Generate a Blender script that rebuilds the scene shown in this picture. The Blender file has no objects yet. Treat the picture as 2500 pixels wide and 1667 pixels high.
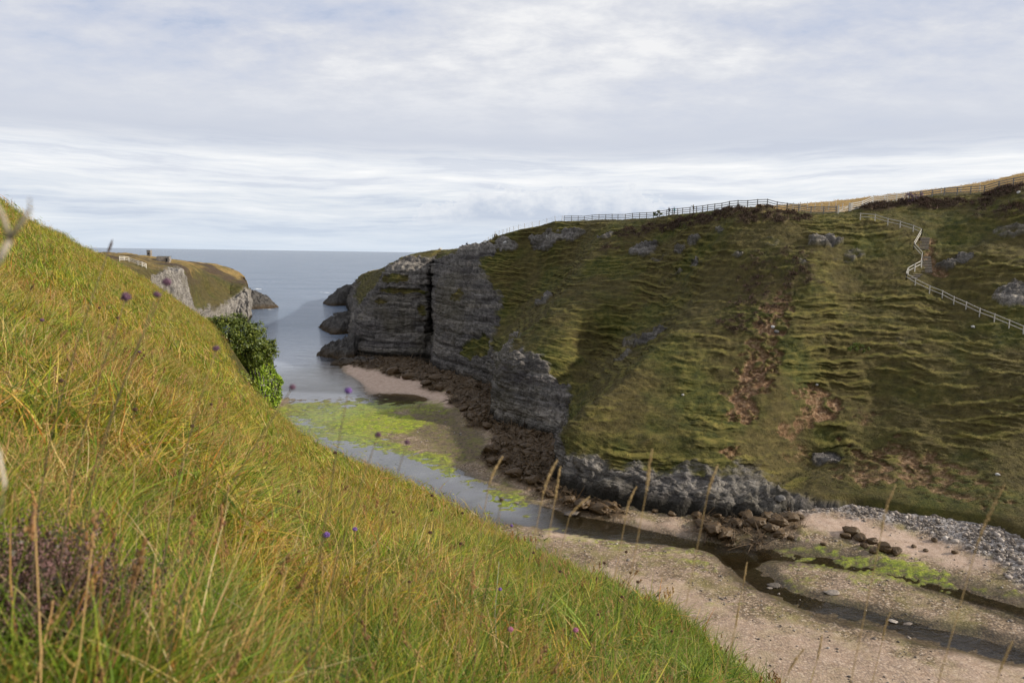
import bpy, bmesh, math, random
import numpy as np
from mathutils import Vector, Matrix
from mathutils.bvhtree import BVHTree
random.seed(7); rng = np.random.default_rng(7)
sc = bpy.context.scene
COL = sc.collection

# ------------------------------------------------------------------ camera
EYE = np.array([0.0, 0.0, 27.0])
PITCH, ROLL = math.radians(7.33), math.radians(0.83)
FPX = 1666.7                                   # 24 mm on a 36 mm frame, 2500 px wide
R0 = np.array([1., 0, 0]); U0 = np.array([0, math.sin(PITCH), math.cos(PITCH)]); FW = np.array([0, math.cos(PITCH), -math.sin(PITCH)])
CR = math.cos(ROLL) * R0 + math.sin(ROLL) * U0
CU = math.cos(ROLL) * U0 - math.sin(ROLL) * R0
cam = bpy.data.cameras.new('camera'); cam.lens = 24; cam.sensor_width = 36; cam.clip_start = 0.05; cam.clip_end = 90000
cam_ob = bpy.data.objects.new('camera', cam); COL.objects.link(cam_ob)
cam_ob.matrix_world = Matrix(((CR[0], CU[0], -FW[0], EYE[0]), (CR[1], CU[1], -FW[1], EYE[1]), (CR[2], CU[2], -FW[2], EYE[2]), (0, 0, 0, 1)))
cam.dof.use_dof = True; cam.dof.focus_distance = 45; cam.dof.aperture_fstop = 2.6
sc.camera = cam_ob

# ------------------------------------------------------------------ sky and sun
SUN_AZ, SUN_EL = math.radians(97), math.radians(26)       # azimuth clockwise from +Y
world = bpy.data.worlds.new('World'); sc.world = world; world.use_nodes = True
def build_world():
    nt = world.node_tree; N = nt.nodes; L = nt.links; N.clear()
    def n(t, **k):
        x = N.new(t)
        for a, b in k.items(): setattr(x, a, b)
        return x
    def math_(op, a, b=None, c=None, clamp=False):
        x = n('ShaderNodeMath', operation=op); x.use_clamp = clamp
        for i, v in enumerate((a, b, c)):
            if v is None: continue
            if isinstance(v, (int, float)): x.inputs[i].default_value = v
            else: L.new(v, x.inputs[i])
        return x.outputs[0]
    def ramp(fac, stops):
        x = n('ShaderNodeValToRGB'); e = x.color_ramp.elements
        while len(e) < len(stops): e.new(0.5)
        for s, (p, c) in zip(e, stops): s.position = p; s.color = (*c, 1) if not isinstance(c, (int, float)) else (c, c, c, 1)
        L.new(fac, x.inputs[0]); return x.outputs[0]
    def mix(fac, a, b):
        x = n('ShaderNodeMix', data_type='RGBA')
        for s, v in ((x.inputs[0], fac), (x.inputs[6], a), (x.inputs[7], b)):
            if isinstance(v, tuple): s.default_value = (*v, 1)
            elif isinstance(v, (int, float)): s.default_value = v
            else: L.new(v, s)
        return x.outputs[2]
    tc = n('ShaderNodeTexCoord'); sep = n('ShaderNodeSeparateXYZ'); L.new(tc.outputs['Generated'], sep.inputs[0])
    X, Y, Z = sep.outputs
    zc = math_('MAXIMUM', Z, 0.0)
    def layer(h, sx, sy, ox, oy):            # direction met with a cloud sheet: streaks flatten towards the horizon
        d = math_('ADD', zc, h)
        u = math_('MULTIPLY_ADD', math_('DIVIDE', X, d), sx, ox); v = math_('MULTIPLY_ADD', math_('DIVIDE', Y, d), sy, oy)
        c = n('ShaderNodeCombineXYZ'); L.new(u, c.inputs[0]); L.new(v, c.inputs[1]); return c.outputs[0]
    def noise(vec, scale, detail=6, rough=0.55, dist=0.0):
        x = n('ShaderNodeTexNoise'); x.inputs['Scale'].default_value = scale; x.inputs['Detail'].default_value = detail
        x.inputs['Roughness'].default_value = rough; x.inputs['Distortion'].default_value = dist; L.new(vec, x.inputs['Vector']); return x.outputs[0]
    sky = n('ShaderNodeTexSky', sky_type='NISHITA'); sky.sun_disc = False; sky.sun_elevation = SUN_EL; sky.sun_rotation = SUN_AZ
    sky.air_density = 1.0; sky.dust_density = 1.5
    blue = n('ShaderNodeMix', data_type='RGBA', blend_type='MULTIPLY'); blue.inputs[0].default_value = 1
    L.new(sky.outputs[0], blue.inputs[6]); blue.inputs[7].default_value = (0.12, 0.12, 0.12, 1)
    # high sheet: broad grey and white patches with a fine mackerel grain
    a = noise(layer(0.20, 0.75, 1.0, 3.1, 1.7), 1.1, 5, 0.5, 0.2)
    b = noise(layer(0.20, 1.0, 1.35, 9.3, 4.1), 4.6, 8, 0.62, 0.1)
    ab = math_('ADD', math_('MULTIPLY', a, 0.55), math_('MULTIPLY', b, 0.45))
    high = ramp(ab, [(0.38, (0.48, 0.54, 0.68)), (0.46, (0.575, 0.61, 0.705)), (0.53, (0.665, 0.685, 0.74)), (0.62, (0.82, 0.825, 0.84))])
    gap = ramp(ab, [(0.28, 0.6), (0.40, 1.0)])
    c1 = mix(gap, blue.outputs[2], high)
    # low bands: streaks by elevation
    el = math_('ARCSINE', Z); az = math_('ARCTAN2', X, Y)
    wv = n('ShaderNodeCombineXYZ'); L.new(math_('MULTIPLY', az, 2.0), wv.inputs[0]); L.new(math_('MULTIPLY', el, 5.0), wv.inputs[1])
    warp = noise(wv.outputs[0], 1.6, 4, 0.5)
    ev = math_('ADD', el, math_('MULTIPLY', math_('SUBTRACT', warp, 0.5), 0.035))
    lowd = n('ShaderNodeCombineXYZ'); L.new(math_('MULTIPLY', az, 2.6), lowd.inputs[0]); L.new(math_('MULTIPLY', ev, 34.0), lowd.inputs[1])
    st = noise(lowd.outputs[0], 1.35, 9, 0.64, 0.1)
    low = ramp(st, [(0.40, (0.47, 0.53, 0.65)), (0.47, (0.63, 0.68, 0.76)), (0.54, (0.74, 0.77, 0.81)), (0.63, (0.90, 0.905, 0.91))])
    band = ramp(ev, [(0.0, (0.60, 0.68, 0.79)), (0.03, (0.63, 0.70, 0.79)), (0.075, (0.70, 0.75, 0.81)), (0.100, (0.95, 0.95, 0.95)), (0.125, (0.90, 0.91, 0.92)), (0.150, (0.56, 0.60, 0.69))])
    lowc = mix(0.42, low, band)
    f = n('ShaderNodeMapRange'); f.inputs[1].default_value = 0.12; f.inputs[2].default_value = 0.155; L.new(ev, f.inputs[0])
    base_grey = ramp(math_('ADD', ev, math_('MULTIPLY', st, 0.05)), [(0.15, (0.55, 0.59, 0.68)), (0.24, (0.64, 0.67, 0.74)), (0.30, (0.70, 0.72, 0.77))])
    g2 = n('ShaderNodeMapRange'); g2.inputs[1].default_value = 0.15; g2.inputs[2].default_value = 0.27; L.new(ev, g2.inputs[0])
    c2 = mix(f.outputs[0], lowc, mix(g2.outputs[0], base_grey, c1))
    # cumulus bank low over the sea
    cu = n('ShaderNodeCombineXYZ'); L.new(math_('MULTIPLY', az, 17.0), cu.inputs[0]); L.new(math_('MULTIPLY', el, 26.0), cu.inputs[1])
    cn = noise(cu.outputs[0], 2.0, 8, 0.58, 0.1)
    win = ramp(math_('MULTIPLY_ADD', math_('ABSOLUTE', math_('SUBTRACT', az, 0.06)), 2.5, 0.0), [(0.28, 1.0), (0.75, 0.0)])
    topm = math_('SUBTRACT', math_('MULTIPLY_ADD', cn, 0.085, math_('MULTIPLY_ADD', win, 0.080, -0.030)), el)
    cm = ramp(math_('MULTIPLY', topm, 110.0, clamp=True), [(0.0, 0.0), (0.5, 0.9)])
    fade = n('ShaderNodeMapRange'); fade.inputs[1].default_value = 0.030; fade.inputs[2].default_value = 0.055; L.new(el, fade.inputs[0])
    ccol = mix(math_('MULTIPLY', topm, 26.0, clamp=True), (0.80, 0.82, 0.85), (0.50, 0.56, 0.67))
    c3 = mix(math_('MULTIPLY', math_('MULTIPLY', cm, fade.outputs[0]), math_('MULTIPLY_ADD', win, 0.8, 0.1)), c2, ccol)
    hz = n('ShaderNodeMapRange'); hz.inputs[1].default_value = 0.0; hz.inputs[2].default_value = 0.05; hz.inputs[3].default_value = 0.7; hz.inputs[4].default_value = 0.0; L.new(el, hz.inputs[0])
    c4 = mix(hz.outputs[0], c3, (0.60, 0.68, 0.78))
    bg = n('ShaderNodeBackground'); L.new(c4, bg.inputs[0]); bg.inputs[1].default_value = 1.0
    out = n('ShaderNodeOutputWorld'); L.new(bg.outputs[0], out.inputs[0])
build_world()
sun = bpy.data.lights.new('sun', 'SUN'); sun.energy = 5.0; sun.angle = math.radians(1.2); sun.color = (1.0, 0.92, 0.79)
sun_ob = bpy.data.objects.new('sun', sun); COL.objects.link(sun_ob)
SUNV = Vector((math.cos(SUN_EL) * math.sin(SUN_AZ), math.cos(SUN_EL) * math.cos(SUN_AZ), math.sin(SUN_EL)))
sun_ob.rotation_euler = SUNV.to_track_quat('Z', 'Y').to_euler(); sun_ob.location = (60, -60, 80)
sc.view_settings.view_transform = 'Standard'; sc.view_settings.look = 'None'; sc.view_settings.exposure = 0.12; sc.view_settings.gamma = 1
sc.cycles.use_denoising = True; sc.cycles.max_bounces = 4; sc.cycles.diffuse_bounces = 2; sc.cycles.glossy_bounces = 2; sc.cycles.transmission_bounces = 2; sc.cycles.transparent_max_bounces = 8; sc.cycles.caustics_reflective = False; sc.cycles.caustics_refractive = False
sc.cycles.use_adaptive_sampling = True; sc.cycles.adaptive_threshold = 0.02

# ------------------------------------------------------------------ helpers
def ray(px, py):
    px, py = np.asarray(px, float), np.asarray(py, float)
    return FW + ((px - 1250) / FPX)[..., None] * CR - ((py - 833.5) / FPX)[..., None] * CU
def at(px, py, d): return EYE + ray(px, py) * np.asarray(d, float)[..., None]
def at_z(px, py, z):
    v = ray(px, py); return EYE + v * ((np.asarray(z, float) - EYE[2]) / v[..., 2])[..., None]

_perm = np.random.default_rng(3).permutation(256); _perm = np.concatenate([_perm, _perm, _perm])
_g = np.random.default_rng(4).normal(size=(256, 3)); _g /= np.linalg.norm(_g, axis=1)[:, None]
def perlin(P):
    P = np.asarray(P, float); i = np.floor(P).astype(int); f = P - i; i &= 255
    w = f * f * f * (f * (f * 6 - 15) + 10); r = 0
    for dx in (0, 1):
        for dy in (0, 1):
            for dz in (0, 1):
                h = _perm[_perm[_perm[i[..., 0] + dx] + i[..., 1] + dy] + i[..., 2] + dz]
                g = _g[h & 255]
                d = g[..., 0] * (f[..., 0] - dx) + g[..., 1] * (f[..., 1] - dy) + g[..., 2] * (f[..., 2] - dz)
                r = r + d * (w[..., 0] if dx else 1 - w[..., 0]) * (w[..., 1] if dy else 1 - w[..., 1]) * (w[..., 2] if dz else 1 - w[..., 2])
    return r * 1.6
def fbm(P, octv=4, rough=0.5, ridged=False):
    P = np.asarray(P, float); a, s, r = 1.0, 0.0, 0
    for k in range(octv):
        v = perlin(P * 2 ** k + 17.3 * k)
        r = r + a * (1 - 2 * np.abs(v) if ridged else v); s += a; a *= rough
    return r / s
def sst(x, a, b):
    t = np.clip((np.asarray(x, float) - a) / (b - a), 0, 1); return t * t * (3 - 2 * t)
def pchip(y, xq):                       # monotone cubic through unit-spaced nodes along axis 0
    y = np.asarray(y, float); n = len(y); d = y[1:] - y[:-1]; m = np.zeros_like(y)
    p = d[:-1] * d[1:]; m[1:-1] = np.where(p > 0, 2 * p / np.where(np.abs(d[:-1] + d[1:]) < 1e-9, 1e-9, d[:-1] + d[1:]), 0)
    m[0] = d[0]; m[-1] = d[-1]
    i = np.clip(np.floor(xq).astype(int), 0, n - 2); t = (xq - i).reshape((-1,) + (1,) * (y.ndim - 1))
    return (2*t**3 - 3*t**2 + 1) * y[i] + (t**3 - 2*t**2 + t) * m[i] + (3*t**2 - 2*t**3) * y[i+1] + (t**3 - t**2) * m[i+1]
def grid_normals(V):
    du = np.gradient(V, axis=0); dv = np.gradient(V, axis=1); n = np.cross(du, dv)
    return n / np.maximum(np.linalg.norm(n, axis=-1), 1e-9)[..., None]
def mesh_np(name, V, F, mat=None, attrs=None, smooth=True, parent=None, link=True):
    me = bpy.data.meshes.new(name); V = np.ascontiguousarray(V, np.float32).reshape(-1, 3); F = np.asarray(F, np.int32); k = F.shape[1]
    me.vertices.add(len(V)); me.vertices.foreach_set('co', V.ravel())
    me.loops.add(F.size); me.loops.foreach_set('vertex_index', F.ravel())
    me.polygons.add(len(F)); me.polygons.foreach_set('loop_start', np.arange(0, F.size, k, dtype=np.int32))
    if smooth: me.polygons.foreach_set('use_smooth', np.ones(len(F), bool))
    for a, v in (attrs or {}).items():
        v = np.asarray(v)
        if v.ndim == 1 or v.shape[-1] == 1: t = me.attributes.new(a, 'FLOAT', 'POINT'); t.data.foreach_set('value', np.ascontiguousarray(v, np.float32).ravel())
        else: t = me.attributes.new(a, 'FLOAT_VECTOR', 'POINT'); t.data.foreach_set('vector', np.ascontiguousarray(v, np.float32).ravel())
    me.update(calc_edges=True)
    if mat:
        for m in (mat if isinstance(mat, (list, tuple)) else [mat]): me.materials.append(m)
    o = bpy.data.objects.new(name, me)
    if link: COL.objects.link(o)
    if parent: o.parent = parent
    return o
def grid_faces(nu, nv):
    a = np.arange(nu * nv).reshape(nu, nv)
    return np.stack([a[:-1, :-1], a[1:, :-1], a[1:, 1:], a[:-1, 1:]], -1).reshape(-1, 4)
def tag(o, label=None, cat=None, group=None, kind=None):
    if label: o['label'] = label
    if cat: o['category'] = cat
    if group: o['group'] = group
    if kind: o['kind'] = kind
    return o
def empty(name, loc=(0, 0, 0), rz=0):
    o = bpy.data.objects.new(name, None); COL.objects.link(o); o.location = tuple(loc); o.rotation_euler = (0, 0, rz); o.empty_display_size = 0.2; return o

class NT:                                # short-hand for procedural materials
    def __init__(s, name):
        s.m = bpy.data.materials.new(name); s.m.use_nodes = True; s.t = s.m.node_tree; s.t.nodes.clear()
        s.out = s.t.nodes.new('ShaderNodeOutputMaterial')
    def n(s, t, **k):
        x = s.t.nodes.new(t)
        for a, b in k.items(): setattr(x, a, b)
        return x
    def set(s, sock, v):
        if isinstance(v, (tuple, list)): sock.default_value = (*v, 1) if len(v) == 3 and sock.type == 'RGBA' else v
        elif isinstance(v, (int, float)): sock.default_value = v
        else: s.t.links.new(v, sock)
    def math(s, op, a, b=0.0, clamp=False):
        x = s.n('ShaderNodeMath', operation=op); x.use_clamp = clamp; s.set(x.inputs[0], a); s.set(x.inputs[1], b); return x.outputs[0]
    def mix(s, f, a, b, mode='MIX'):
        x = s.n('ShaderNodeMix', data_type='RGBA', blend_type=mode); s.set(x.inputs[0], f); s.set(x.inputs[6], a); s.set(x.inputs[7], b); return x.outputs[2]
    def ramp(s, f, stops):
        x = s.n('ShaderNodeValToRGB'); e = x.color_ramp.elements
        while len(e) < len(stops): e.new(0.5)
        for k, (p, c) in zip(e, stops): k.position = p; k.color = (c, c, c, 1) if isinstance(c, (int, float)) else (*c, 1)
        s.set(x.inputs[0], f); return x.outputs[0]
    def pos(s): return s.n('ShaderNodeNewGeometry').outputs['Position']
    def vec(s, v, scale):
        x = s.n('ShaderNodeMapping'); s.set(x.inputs[0], v); x.inputs['Scale'].default_value = scale; return x.outputs[0]
    def noise(s, v, scale=1.0, detail=5, rough=0.55, dist=0.0):
        x = s.n('ShaderNodeTexNoise'); s.set(x.inputs['Vector'], v); x.inputs['Scale'].default_value = scale; x.inputs['Detail'].default_value = detail
        x.inputs['Roughness'].default_value = rough; x.inputs['Distortion'].default_value = dist; return x.outputs[0]
    def vor(s, v, scale=1.0, feature='F1'):
        x = s.n('ShaderNodeTexVoronoi', feature=feature); s.set(x.inputs['Vector'], v); x.inputs['Scale'].default_value = scale; return x
    def attr(s, name): return s.n('ShaderNodeAttribute', attribute_name=name).outputs['Fac']
    def bump(s, h, strength=0.5, dist=0.1):
        x = s.n('ShaderNodeBump'); x.inputs['Strength'].default_value = strength; x.inputs['Distance'].default_value = dist; s.set(x.inputs['Height'], h); return x.outputs[0]
    def bsdf(s, color, rough=0.9, normal=None, spec=0.3, **k):
        x = s.n('ShaderNodeBsdfPrincipled'); s.set(x.inputs['Base Color'], color); s.set(x.inputs['Roughness'], rough); s.set(x.inputs['Specular IOR Level'], spec)
        if normal is not None: s.set(x.inputs['Normal'], normal)
        for a, b in k.items(): s.set(x.inputs[a.replace('_', ' ')], b)
        return x.outputs[0]
    def done(s, sh): s.t.links.new(sh, s.out.inputs[0]); return s.m

# ------------------------------------------------------------------ terrain materials
def mat_hillside():
    k = NT('turf_and_rock'); p = k.pos()
    rock, soil, heath, dry = (k.attr(a) for a in ('rock', 'soil', 'heather', 'dry'))
    n1 = k.noise(p, 0.10, 6, 0.6); n2 = k.noise(p, 0.9, 6, 0.65); n3 = k.noise(p, 5.0, 4, 0.6)
    g = k.ramp(n2, [(0.32, (0.018, 0.025, 0.004)), (0.46, (0.042, 0.049, 0.008)), (0.58, (0.078, 0.075, 0.013)), (0.72, (0.125, 0.105, 0.028))])
    g = k.mix(k.ramp(n1, [(0.38, 0.0), (0.54, 0.9)]), g, k.ramp(n2, [(0.3, (0.038, 0.028, 0.010)), (0.55, (0.075, 0.056, 0.018)), (0.7, (0.12, 0.09, 0.035))]))
    g = k.mix(k.math('MULTIPLY', k.ramp(n3, [(0.45, 0.0), (0.7, 1.0)]), 0.4), g, (0.11, 0.095, 0.026))
    lip = k.attr('lip'); g = k.mix(k.math('MULTIPLY', lip, .8), g, k.ramp(n2, [(0.35, (0.105, 0.100, 0.017)), (0.6, (0.20, 0.16, 0.038))]))  # lips tinted like dry grass and brightened as if catching the sun
    g = k.mix(dry, g, k.ramp(n2, [(0.35, (0.20, 0.125, 0.035)), (0.6, (0.34, 0.22, 0.075))]))
    hc = k.ramp(n3, [(0.35, (0.030, 0.020, 0.011)), (0.55, (0.070, 0.045, 0.028)), (0.72, (0.115, 0.07, 0.055))])
    g = k.mix(heath, g, hc)
    strata = k.noise(k.vec(p, (0.12, 0.12, 1.6)), 1.0, 6, 0.6, 0.3); flute = k.noise(k.vec(p, (1.3, 1.3, 0.22)), 1.0, 6, 0.7)
    fine = k.noise(p, 3.2, 7, 0.7)
    rc = k.ramp(k.math('ADD', k.math('MULTIPLY', strata, 0.5), k.math('MULTIPLY', flute, 0.5)), [(0.36, (0.058, 0.052, 0.048)), (0.48, (0.125, 0.113, 0.102)), (0.58, (0.205, 0.186, 0.166)), (0.70, (0.34, 0.31, 0.275))])
    ck = k.vor(k.vec(p, (.9, .9, .28)), 1.0, 'DISTANCE_TO_EDGE').outputs[0]; ck2 = k.vor(k.vec(p, (.35, .35, 1.1)), 1.0, 'DISTANCE_TO_EDGE').outputs[0]
    ck = k.math('MINIMUM', k.math('ADD', ck, k.math('MULTIPLY', fine, .06)), k.math('ADD', ck2, k.math('MULTIPLY', fine, .06)))
    bandn = k.noise(k.vec(p, (.035, .035, .42)), 1.0, 5, .65, .2); rc = k.mix(1.0, rc, k.ramp(bandn, [(.36, (.62, .60, .63)), (.5, (1.05, 1.05, 1.05)), (.62, (1.6, 1.57, 1.5))]), 'MULTIPLY')
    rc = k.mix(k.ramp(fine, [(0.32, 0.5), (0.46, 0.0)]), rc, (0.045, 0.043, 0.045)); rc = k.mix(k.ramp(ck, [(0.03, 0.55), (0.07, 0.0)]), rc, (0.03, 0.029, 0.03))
    rc = k.mix(k.ramp(k.noise(p, 1.4, 6, 0.75), [(0.64, 0.0), (0.72, 0.6)]), rc, (0.42, 0.40, 0.38)); rc = k.mix(k.attr('pale'), rc, k.ramp(k.math('ADD', k.math('MULTIPLY', flute, .5), k.math('MULTIPLY', fine, .5)), [(.36, (.07, .062, .055)), (.48, (.21, .19, .17)), (.6, (.38, .35, .31))]))  # the last mix lightens rock colour as if sun struck the faces
    rc = k.mix(k.math('MULTIPLY', k.ramp(n1, [(0.5, 0.0), (0.65, 1.0)]), 0.35), rc, (0.10, 0.085, 0.04))
    sep = k.n('ShaderNodeSeparateXYZ'); k.set(sep.inputs[0], p)
    tide = k.n('ShaderNodeMapRange'); k.set(tide.inputs[0], k.math('ADD', sep.outputs[2], k.math('MULTIPLY', k.math('SUBTRACT', n2, 0.5), 1.6))); tide.inputs[1].default_value = 1.4; tide.inputs[2].default_value = 2.6; tide.inputs[3].default_value = 1; tide.inputs[4].default_value = 0
    rc = k.mix(tide.outputs[0], rc, (0.022, 0.019, 0.014))
    sc_ = k.ramp(k.noise(p, 2.2, 6, 0.7), [(0.35, (0.070, 0.038, 0.018)), (0.5, (0.165, 0.090, 0.045)), (0.66, (0.34, 0.23, 0.14))])
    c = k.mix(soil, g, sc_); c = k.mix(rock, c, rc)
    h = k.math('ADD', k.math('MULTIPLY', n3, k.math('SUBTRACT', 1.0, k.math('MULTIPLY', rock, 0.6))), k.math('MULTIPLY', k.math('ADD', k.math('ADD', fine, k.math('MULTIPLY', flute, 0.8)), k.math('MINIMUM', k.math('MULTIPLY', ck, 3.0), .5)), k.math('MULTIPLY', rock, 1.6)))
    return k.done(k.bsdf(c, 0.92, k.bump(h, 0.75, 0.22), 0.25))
M_HILL = mat_hillside()

# ------------------------------------------------------------------ the far side of the inlet: cliffs, slope, plateau
# one row per place along the shore: foot (on the beach), then cliff top, lower slope, upper slope, brow; rock share for each
ST = [
 # foot px,py,z      cliff top          mid                upper              brow               rock foot..brow
 ((846, 742, -1), (852, 722, 352), (860, 705, 354), (868, 690, 357), (880, 673, 362), (1, 1, 1, .8, .1), 22.5),
 ((862, 790, -1), (866, 757, 256), (885, 725, 262), (912, 690, 272), (945, 651, 286), (1, 1, .35, .2, 0), 23.2),
 ((860, 852, .3), (868, 800, 190), (895, 745, 196), (925, 695, 204), (966, 640, 220), (1, 1, .9, .5, 0), 24.8),
 ((885, 868, .5), (898, 795, 177.5), (925, 735, 180), (950, 660, 184), (995, 627, 205), (1, 1, 1, .85, 0), 25.8),
 ((950, 872, .8), (955, 795, 175), (965, 725, 178), (975, 652, 182), (1035, 616, 206), (1, 1, .95, .9, 0), 27.2),
 ((1030, 870, 1), (1035, 795, 175), (1038, 720, 178), (1042, 648, 182), (1068, 610, 197), (1, 1, 1, .8, 0), 27.6),
 ((1058, 864, 2), (1059, 795, 183), (1056, 720, 186), (1056, 648, 188), (1085, 609, 198), (1, 1, 1, .9, 0), 27.8),
 ((1070, 890, 2), (1082, 800, 158), (1074, 720, 166), (1076, 648, 175), (1138, 605, 184), (1, 1, 1, .8, .1), 28.3),
 ((1120, 905, 2), (1128, 800, 152), (1130, 705, 159), (1140, 625, 166), (1172, 597, 173), (1, 1, 1, .9, .8), 29.2),
 ((1170, 922, 2), (1190, 835, 144), (1205, 745, 151), (1212, 645, 160), (1215, 577, 169), (1, .9, .8, .3, .5), 31.2),
 ((1212, 935, 2), (1212, 860, 134), (1262, 770, 147), (1290, 660, 156), (1290, 557, 163), (1, .4, .1, .15, .3), 33.0),
 ((1216, 960, 2), (1226, 878, 124), (1294, 792, 129), (1400, 650, 143), (1420, 538, 156), (1, .9, .5, .1, .2), 34.2),
 ((1210, 1001, 2), (1226, 885, 112), (1302, 806, 117), (1426, 655, 132), (1500, 537, 150), (1, .9, .2, .1, .1), 34.2),
 ((1290, 1038, 2), (1310, 905, 106), (1390, 810, 112), (1520, 665, 128), (1587, 532, 143), (1, .95, .1, .1, 0), 34.3),
 ((1365, 1062, 2), (1400, 960, 101), (1470, 850, 113), (1600, 690, 122), (1640, 528, 138), (1, .55, .3, .2, 0), 34.4),
 ((1370, 1085, 2), (1392, 1040, 91), (1528, 905, 97), (1655, 735, 112), (1690, 522, 132), (1, .5, .1, .1, 0), 34.4),
 ((1362, 1145, 1.8), (1380, 1062, 82), (1534, 916, 90), (1705, 730, 107), (1735, 516, 127), (1, .45, 0, 0, 0), 34.5),
 ((1427, 1182, 1.8), (1458, 1100, 78.5), (1604, 942, 87), (1770, 730, 103), (1785, 511, 122), (1, .5, 0, 0, 0), 34.5),
 ((1586, 1208, 1.8), (1628, 1124, 76), (1715, 950, 86), (1850, 730, 100), (1850, 510, 120), (1, .55, 0, 0, 0), 34.6),
 ((1708, 1228, 1.8), (1738, 1142, 74), (1800, 955, 85), (1920, 730, 98), (1922, 513, 118), (1, .6, 0, 0, 0), 34.8),
 ((1836, 1240, 1.8), (1838, 1160, 74), (1880, 965, 84), (1985, 730, 97), (1997, 520, 116), (1, .7, 0, 0, 0), 35.2),
 ((1935, 1212, 2.8), (1950, 1150, 77.5), (1990, 965, 86), (2080, 725, 98), (2060, 523, 115), (.75, .15, 0, 0, 0), 36.0),
 ((2065, 1206, 3.2), (2085, 1120, 78), (2120, 955, 86), (2180, 720, 97), (2153, 497, 116), (.2, 0, 0, 0, 0), 38.0),
 ((2218, 1232, 3.2), (2238, 1130, 75), (2270, 950, 83), (2300, 720, 96), (2260, 481, 116), (0, 0, 0, 0, 0), 40.0),
 ((2422, 1267, 3.4), (2422, 1140, 71), (2430, 950, 80), (2420, 720, 92), (2392, 473, 113), (0, 0, 0, .1, 0), 42.5),
 ((2520, 1305, 3.4), (2520, 1170, 69), (2530, 950, 78), (2530, 720, 90), (2505, 448, 110), (0, 0, 0, .2, 0), 44.0),
 ((2800, 1400, 3.6), (2800, 1220, 65), (2800, 950, 74), (2800, 700, 85), (2800, 400, 104), (.2, .2, .1, .2, 0), 48.0),
 ((3300, 1560, 4.0), (3300, 1300, 58), (3300, 980, 66), (3300, 700, 76), (3300, 350, 95), (.4, .4, .3, .2, 0), 50.0),
 ((4000, 1750, 4.4), (4000, 1400, 52), (4000, 1000, 60), (4000, 650, 70), (4000, 250, 88), (.5, .5, .3, .2, 0), 52.0)]
def far_net():
    P, K = [], []
    crest = {18: 507, 19: 505, 20: 499, 21: 493, 22: 483, 23: 471, 24: 453, 25: 429, 26: 372, 27: 315, 28: 210}
    for si, (foot, r2, r3, r4, r5, rk, zb) in enumerate(ST):
        b = at_z(*foot); c2, c3, c4, c5 = (at(*q) for q in (r2, r3, r4, r5))
        o = c2[:2] - b[:2]; o /= np.linalg.norm(o) + 1e-9
        r0 = np.array([b[0] - o[0] * 1.5, b[1] - o[1] * 1.5, b[2] - 4])
        n = c5[:2] - c4[:2]; n = n / (np.linalg.norm(n) + 1e-9); n = 0.5 * n + 0.5 * np.array([0.75, 0.66]); n /= np.linalg.norm(n)
        r6 = np.array([c5[0] + n[0] * 12, c5[1] + n[1] * 12, 0.72 * c5[2] + 0.28 * zb]); r7 = np.array([c5[0] + n[0] * 46, c5[1] + n[1] * 46, zb]); r8 = np.array([c5[0] + n[0] * 150, c5[1] + n[1] * 150, zb - 2])
        if si in crest: r7 = at(r5[0], crest[si], r5[2] + 46); r6 = .72 * c5 + .28 * r7 - np.array([0, 0, .3]); r8 = np.array([r7[0] + n[0] * 110, r7[1] + n[1] * 110, r7[2] - 3])
        P.append([r0, b, c2, c3, c4, c5, r6, r7, r8]); K.append([1, *rk, 0, 0, 0])
    return np.array(P), np.array(K, float)
def far_side():
    P, K = far_net(); S, R = K.shape
    uu = []
    for i in range(S - 1):
        d = np.linalg.norm(P[i + 1, 1:6] - P[i, 1:6], axis=1).mean(); dist = np.linalg.norm(P[i, 3] - EYE)
        n = int(np.clip(d / (0.0023 * dist), 4, 90)) if i < S - 3 else 25
        uu += list(i + np.arange(n) / n)
    uu = np.array(uu + [S - 1.0]); vv = []
    for j, n in enumerate((6, 84, 100, 115, 100, 36, 22, 14)): vv += list(j + np.arange(n) / n)
    vv = np.array(vv + [R - 1.0])
    V = pchip(pchip(P, uu).transpose(1, 0, 2), vv).transpose(1, 0, 2)
    k = np.clip(pchip(pchip(K, uu).T, vv).T, 0, 1)
    return uu, vv, V, k
UU, VV, FV, FK = far_side()
def world_spots(V, spots, rough=0.35, freq=0.35):   # soft blobs on the ground: (centre xyz, radius m, strength)
    m = np.zeros(V.shape[:-1]); w = fbm(V * freq, 4, 0.6)
    for c, r, s in spots:
        c = np.asarray(c); r = np.asarray(r, float)
        d = np.linalg.norm((V - c) / r, axis=-1)
        m = np.maximum(m, s * sst(1.0 - d + rough * w * 1.6, 0.0, 0.35))
    return m
def bvh_of(V):
    nu, nv = V.shape[:2]; return BVHTree.FromPolygons(V.reshape(-1, 3).tolist(), grid_faces(nu, nv).tolist())
FBV = bvh_of(FV[::3, ::3])
def hit(px, py, bv=None):                 # the place on the ground that the photograph shows at a pixel
    v = Vector(ray(px, py)); h = (bv or FBV).ray_cast(Vector(EYE), v.normalized())
    return np.array(h[0]) if h[0] else None
def spots_at(lst):
    r = []
    for px, py, rad, s in lst:
        h = hit(px, py)
        if h is not None: r.append((h, rad, s))
    return r
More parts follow.
